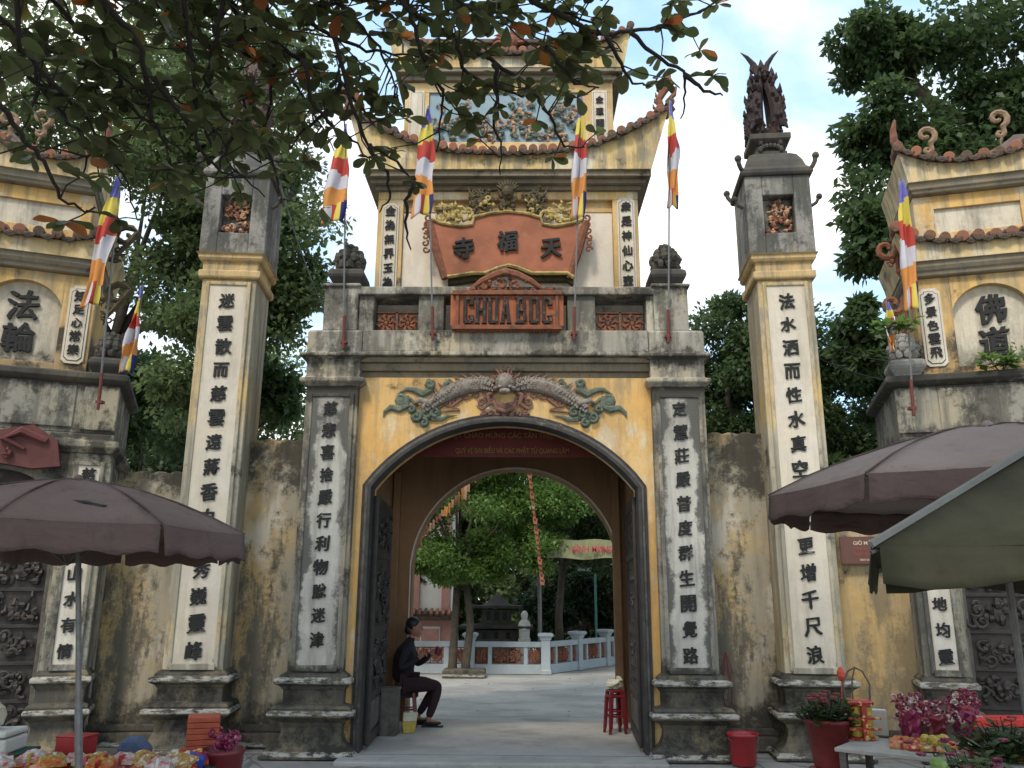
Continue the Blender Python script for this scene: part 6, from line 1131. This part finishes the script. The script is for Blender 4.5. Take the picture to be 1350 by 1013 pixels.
def tree(label, base, C, Rd, n_per, size, mat, seed, trunk_r=.22, fork=None, limbs=9, hang=0., name='leafy_tree', flat=.6, group=None, trunks=1):
    T = thing(name, label, 'tree', base, 0, group); r = random.Random(seed); B = Vector(base); cen = Vector(np.mean(C, 0)); fk = Vector(fork) if fork else Vector((B.x + (cen.x - B.x) * .5, B.y + (cen.y - B.y) * .5, B.z + (cen.z - B.z) * .45))
    for t in range(trunks):
        q = MB(); o = Vector((t * .28, 0, 0)); m_ = (B + fk) / 2 + Vector((r.uniform(-.1, .1), 0, 0)) + o; q.tube([tuple(B + o - B), tuple(B.lerp(fk, .12) + o - B), tuple(m_ - B), tuple(fk + o * .6 - B)], [trunk_r * 1.5, trunk_r * 1.1, trunk_r * .95, trunk_r * .8], 10); obj('trunk', q, M['bark'], T, smooth=True)
    idx = sorted(range(len(C)), key=lambda i: r.random())[:limbs]; q = MB()
    for i in idx:
        e = Vector(C[i]); m_ = fk.lerp(e, .5) + Vector((r.uniform(-.3, .3), r.uniform(-.3, .3), r.uniform(0, .5))) * (e - fk).length * .25
        q.tube([tuple(fk - B), tuple(fk.lerp(m_, .5) + Vector((0, 0, .1)) - B), tuple(m_ - B), tuple(m_.lerp(e, .6) - B), tuple(e - B)], [trunk_r * .55, trunk_r * .42, trunk_r * .3, trunk_r * .18, trunk_r * .05], 6)
    obj('limbs', q, M['bark'], T, smooth=True)
    me = leaves_mesh('crown', [tuple(Vector(c) - B) for c in C], Rd, n_per, size, seed, flat, hang); link('crown', me, mat, T, kind='stuff')
    return T
def merge(*a):
    C, Rr = [], []
    for c, r_ in a: C += c; Rr += r_
    return C, Rr
C1 = merge(clumps((-5.3, 6.0, 8.6), (1.5, 1.0, 2.4), 34, .6, 71), clumps((-5.9, 5.6, 6.2), (1.0, .9, 1.6), 18, .55, 72), clumps((-6.4, 6.0, 10.8), (2.4, 1.0, 1.8), 26, .7, 73), clumps((-8.2, 6.5, 11.0), (4.4, 2.2, 4.6), 84, .95, 1), clumps((-5.6, 6.5, 8.6), (1.8, 1.8, 2.0), 22, .75, 2), clumps((-10.6, 5.5, 9.5), (2.5, 1.8, 3.5), 24, 1.0, 31))
tree('big fine leaved tree rising behind the left lantern pillar and side gate', (-7.9, 6.8, 0), *C1, 430, .14, M['leaf_1'], 11, .17, limbs=11, fork=(-8.0, 6.6, 6.5))
C2 = merge(clumps((-7.6, 9, 4.6), (3.0, 1.5, 2.8), 40, .85, 3), clumps((-5.0, 7.0, 6.4), (1.2, 1.0, 1.3), 12, .6, 4))
tree('dark bushy tree low behind the left side gate and wall', (-8.6, 9.4, 0), *C2, 420, .17, M['leaf_2'], 12, .22, limbs=12)
C3 = clumps((-7.6, 14, 7.0), (2.0, 1.4, 2.6), 22, .8, 5)
tree('paler tree seen in the gap left of the central gate', (-7.6, 14, 0), *C3, 330, .16, M['leaf_3b'], 13, .2, limbs=8)
C4 = merge(clumps((12.0, 5.5, 12.6), (4.0, 2.0, 3.4), 66, 1.0, 6), clumps((7.5, 5.5, 12.5), (1.2, 1.0, .8), 13, .5, 7), clumps((8.9, 5.5, 10.4), (1.2, 1.2, 1.8), 16, .7, 32), clumps((6.6, 4.6, 7.8), (.5, .5, 1.5), 12, .42, 8), clumps((6.0, 4.2, 5.9), (.3, .4, .7), 6, .32, 33), clumps((7.3, 5.2, 10.0), (.9, .8, 1.2), 12, .5, 36))
tree('large dark broad leaved tree overhanging the right side gate', (10.5, 6.5, 0), *C4, 470, .165, M['leaf_2'], 14, .34, limbs=22, hang=.2, fork=(11.0, 6, 8.0))
C5 = merge(clumps((5.7, 11, 6.4), (2.3, 1.4, 2.8), 54, .75, 9), clumps((6.0, 11.5, 3.4), (1.9, 1.4, 2.0), 20, .8, 34))
tree('dark green tree right of the central gate, left of the tall right pillar', (5.9, 11.5, 0), *C5, 760, .15, M['leaf_2'], 15, .22, limbs=10)
C6 = merge(clumps((9.2, 11.5, 5.7), (2.0, 1.4, 2.8), 46, .75, 10), clumps((10.2, 11.5, 3.0), (2.4, 1.4, 2.0), 18, .8, 35))
tree('dark green tree between the tall right pillar and the right side gate', (9.4, 12, 0), *C6, 700, .15, M['leaf_2'], 16, .22, limbs=10)
C7 = merge(clumps((.3, 9.3, 3.2), (1.2, .7, .9), 18, .42, 48), clumps((-1.3, 9.0, 2.25), (1.6, .5, .25), 14, .3, 49), clumps((-1.0, 10.2, 5.0), (2.6, 1.0, 1.0), 26, .55, 46), clumps((.9, 9.6, 4.2), (.8, .8, .9), 12, .45, 47), clumps((-1.05, 9.0, 3.9), (2.1, 1.0, 1.35), 44, .52, 12), clumps((-1.9, 8.8, 2.35), (1.0, .6, .35), 10, .36, 13), clumps((.2, 8.9, 2.6), (.9, .6, .5), 9, .36, 14), clumps((-1.0, 9.1, 2.2), (.9, .6, .3), 8, .33, 45))
tree('bright green twin trunked tree in the courtyard, in front of the balustrade', (-1.27, 9.25, 0), *C7, 520, .088, M['leaf_3'], 17, .085, fork=(-1.2, 9.2, 2.1), limbs=14, trunks=2)
q = MB(); q.rect(0, 0, .42, .3, [(.02, 0), (.02, .14), (0, .16)]); tag(obj('tree_planter', q, M['plinth'], loc=(-1.0, 9.1, 0), bevel=.02), 'low mossy stone kerb round the twin trunk tree', 'planter')
C8 = merge(clumps((2.6, 10.8, 4.3), (2.2, 1.2, 1.7), 46, .6, 15), clumps((1.6, 11.6, 3.2), (1.2, 1.0, 1.0), 10, .5, 16))
tree('leafy tree behind the yellow courtyard banner', (1.1, 11.6, 0), *C8, 560, .11, M['leaf_2'], 18, .10, fork=(1.2, 11.6, 2.4), limbs=10)
C9 = merge(clumps((2.9, 14.5, 1.7), (2.3, 1.0, 1.5), 36, .6, 17), clumps((1.0, 13.6, 1.2), (.7, .6, .8), 8, .45, 18))
tree('dark shrubs massed beyond the corner of the balustrade', (2.6, 14.5, 0), *C9, 380, .16, M['leaf_4'], 19, .1, limbs=8, name='dark_shrub')
gd = 'background trees closing off the courtyard'
for i, (x, y, z, rx, rz_, mt, lb) in enumerate(((-6.5, 24, 4.5, 5, 4.5, 'leaf_2', 'far dark tree mass behind the white temple building'), (.2, 25, 3.2, 5, 4, 'leaf_1', 'far pale green tree behind the black shrine'), (7, 24, 4.5, 5, 4.5, 'leaf_4', 'far dark tree right of the courtyard shrubs'), (15, 22, 5, 5, 4.5, 'leaf_2', 'far tree behind the right side gate'), (-15, 20, 5.5, 5, 5, 'leaf_2', 'far tree behind the left side gate'))):
    tree(lb, (x, y, 0), *clumps((x, y, z), (rx, 1.5, rz_), 60, 1.15, 40 + i), 520, .26, M[mt], 50 + i, .25, limbs=8, group=None)
tag(link('distant_wood', leaves_mesh('distant_wood', *clumps((0, 32, 3.0), (30, 2.0, 5.5), 260, 1.9, 90), 300, .42, 91), M['leaf_4']), kind='stuff')
lt = MB(); lr_ = random.Random(8)
for i in range(90):
    x, y = lr_.uniform(-4, 4), lr_.choice((lr_.uniform(-5, -.7), lr_.uniform(2.6, 9))); a = lr_.uniform(0, 6.28); l = lr_.uniform(.03, .07); z = .004 + lr_.uniform(0, .01); lt.add([(x, y, z), (x + l * .5 * math.cos(a) - l * .3 * math.sin(a), y + l * .5 * math.sin(a) + l * .3 * math.cos(a), z + .012), (x + l * math.cos(a), y + l * math.sin(a), z + .004), (x + l * .5 * math.cos(a) + l * .3 * math.sin(a), y + l * .5 * math.sin(a) - l * .3 * math.cos(a), z + .01)], [(0, 1, 2, 3)])
tag(obj('leaf_litter', lt, M['leaf_y']), kind='stuff')
# small plants growing from the masonry
for lb, loc, rz in (('small fig seedling sprouting from the right side gate lotus finial', (4.36, -.42, 4.45), .3), ('seedling sprouting from the right side gate niche ledge', (5.45, -.40, 4.05), .8)):
    T = thing('seedling', lb, 'plant', loc, rz); sprig(T, 8, 0, 0, 0, .22, .32, M['leaf_3'], M['pink'], 0, 77, .13)
tag(link('ivy_patch', leaves_mesh('ivy_patch', [(5.5 + .25 * i, -.55 - .05 * i, 4.2 + .03 * (i % 2)) for i in range(5)], [.2] * 5, 60, .05, 5), M['leaf_3']), 'patch of small weeds along the right side gate niche sill', 'weeds', kind='stuff')

# ---------------------------------------------------------------- almond branches over the street
AT = thing('almond_tree', 'almond tree reaching in from the upper left with dark round leaves, some turned red', 'tree', (-6.4, -5.2, 0))
AB = Vector((-6.4, -5.2, 0)); q = MB(); q.tube([(0, 0, 0), (.1, 0, 1.5), (.25, .1, 4), (.7, .2, 6.6), (1.4, .5, 8.2)], [.34, .27, .24, .2, .15], 12); obj('trunk', q, M['bark'], AT, smooth=True)
def leafshape(seed, w_=.30, bend=.15):
    r = random.Random(seed); prof = [(0, .02), (.12, .10), (.3, .19), (.5, .27), (.7, .30), (.85, .26), (.95, .15), (1.0, .03)]; vs = []; fs = []
    for i, (x, h_) in enumerate(prof):
        zb = -bend * x * x + .02 * math.sin(x * 9 + seed); h_ *= w_ / .30 * r.uniform(.93, 1.07); vs += [(x, -h_, zb + .22 * h_), (x, 0, zb), (x, h_, zb + .22 * h_)]
    for i in range(len(prof) - 1): a = i * 3; fs += [(a, a + 3, a + 4, a + 1), (a + 1, a + 4, a + 5, a + 2)]
    me = bpy.data.meshes.new('leaf'); me.from_pydata(vs, [], fs); me.polygons.foreach_set('use_smooth', [True] * len(fs)); return me, vs, fs
LM = []
for i in range(8):
    me, vs, fs = leafshape(i, .26 + .02 * (i % 4), .10 + .06 * (i % 3)); me.materials.append(M[('leaf_a', 'leaf_a', 'leaf_a', 'leaf_a2', 'leaf_a', 'leaf_a2', 'leaf_r', 'leaf_y')[i]]); LM.append((me, vs, fs))
LR = random.Random(21); LEAVES = []
lead = Vector((1.4, .5, 8.2)) + AB
tw = MB()
for bi, pts in enumerate(BR):
    P_ = [Vector(p[:3]) for p in pts]; n = len(P_); q = MB(); r0_ = .030 if bi in (0, 3, 6, 8, 1) else .020
    # natural bends between the measured points
    sm = []; 
    for i in range(n - 1):
        for k in range(4):
            t = k / 4; p = P_[i].lerp(P_[i + 1], t); sm.append(p + Vector((LR.uniform(-.015, .015), LR.uniform(-.015, .015), LR.uniform(-.012, .012))))
    sm.append(P_[-1]); N = len(sm); q.tube([tuple(p - AB) for p in sm], [r0_ * (1 - .78 * i / N) for i in range(N)], 6); obj('branch', q, M['twig'], AT, smooth=True)
    if P_[0].z > 5.6 and (bi < 26 or bi > 29) and bi not in (9, 10, 11, 12, 14, 15, 16):
        q = MB(); a = lead; b = P_[0]; m1 = a.lerp(b, .45) + Vector((0, 0, .7)); q.tube([tuple(a - AB), tuple(a.lerp(m1, .5) + Vector((0, 0, .25)) - AB), tuple(m1 - AB), tuple(m1.lerp(b, .6) + Vector((0, 0, .1)) - AB), tuple(b - AB)], [.09, .07, .055, .045, r0_], 7); obj('limb', q, M['bark'], AT, smooth=True)
    for i in range(n - 1):
        den = (pts[i][3] + pts[i + 1][3]) / 2; l = (P_[i + 1] - P_[i]).length; cnt = l * 12 * den; cnt = int(cnt) + (LR.random() < cnt - int(cnt))
        for c_ in range(cnt):
            p = P_[i].lerp(P_[i + 1], LR.random()); d = Vector((LR.gauss(0, 1), LR.gauss(0, .8), LR.gauss(.1, .7))).normalized(); tl = LR.uniform(.12, .42); e = p + d * tl
            mid = p.lerp(e, .5) + Vector((LR.uniform(-.03, .03), 0, LR.uniform(-.04, .02))); tw.tube([tuple(p - AB), tuple(mid - AB), tuple(e - AB)], [.008, .006, .005], 4, cap=False)
            k = LR.randint(4, 7); a0 = LR.uniform(0, 6.28)
            for j in range(k):
                a = a0 + j * 6.28 / k + LR.uniform(-.35, .35); ax = Vector((math.cos(a), math.sin(a), LR.uniform(-.65, .35))) + d * .35; LEAVES.append((e + Vector((LR.uniform(-.02, .02),) * 3), ax.normalized(), LR.uniform(.085, .18)))
obj('twigs', tw, M['twig'], AT, kind='stuff')
camp = cam.matrix_world.translation
LEAVES.sort(key=lambda l: -l[2] / (l[0] - camp).length); near = LEAVES[:300]; rest = LEAVES[300:]
def lmat(p, ax, s):
    up_ = Vector((LR.gauss(0, .35), LR.gauss(0, .35), 1)); y = up_.cross(ax).normalized(); z = ax.cross(y).normalized()
    return Matrix(((ax.x * s, y.x * s, z.x * s, p.x - AB.x), (ax.y * s, y.y * s, z.y * s, p.y - AB.y), (ax.z * s, y.z * s, z.z * s, p.z - AB.z), (0, 0, 0, 1)))
def pick():
    r = LR.random(); return 6 if r < .04 else 7 if r < .07 else LR.randrange(6)
for p, ax, s in near:
    o = bpy.data.objects.new('leaf', LM[pick()][0]); COL.objects.link(o); o.parent = AT; o.matrix_local = lmat(p, ax, s)
# unseen extra crown over street and camera, added to shade the lower facade
oc, orr = merge(clumps((-3.6, -8.6, 9.0), (4.2, 4.2, 1.1), 60, 1.0, 61), clumps((2.2, -8.8, 9.2), (3.6, 4.0, 1.0), 44, 1.0, 62), clumps((-6.0, -11.5, 8.0), (3.0, 3.0, 1.8), 26, 1.1, 63))
keep = [(c_, r_) for c_, r_ in zip(oc, orr) if (c_[2] - r_ * .6 - 1.6) > .95 * (c_[1] + r_ + 9.28) or c_[1] + r_ < -9.3]
link('crown', leaves_mesh('crown', [tuple(Vector(c_) - AB) for c_, _ in keep], [r_ for _, r_ in keep], 260, .26, 64, .6), M['leaf_a'], AT, kind='stuff')
q = MB()
for i in range(0, len(keep), 9): e = Vector(keep[i][0]); m1 = lead.lerp(e, .5) + Vector((0, 0, .3)); q.tube([tuple(lead - AB), tuple(m1 - AB), tuple(e - AB)], [.11, .07, .02], 6)
obj('limbs', q, M['bark'], AT, smooth=True)
bk = {}
for p, ax, s in rest:
    k = pick(); me, vs, fs = LM[k]; mt = {6: 'leaf_r', 7: 'leaf_y'}.get(k, 'leaf_a' if k % 2 == 0 else 'leaf_a2'); m_ = lmat(p, ax, s); bk.setdefault(mt, MB()).add([tuple(m_ @ Vector(v)) for v in vs], fs)
for k, mb in bk.items(): obj('foliage', mb, M[k], AT, smooth=True, kind='stuff')
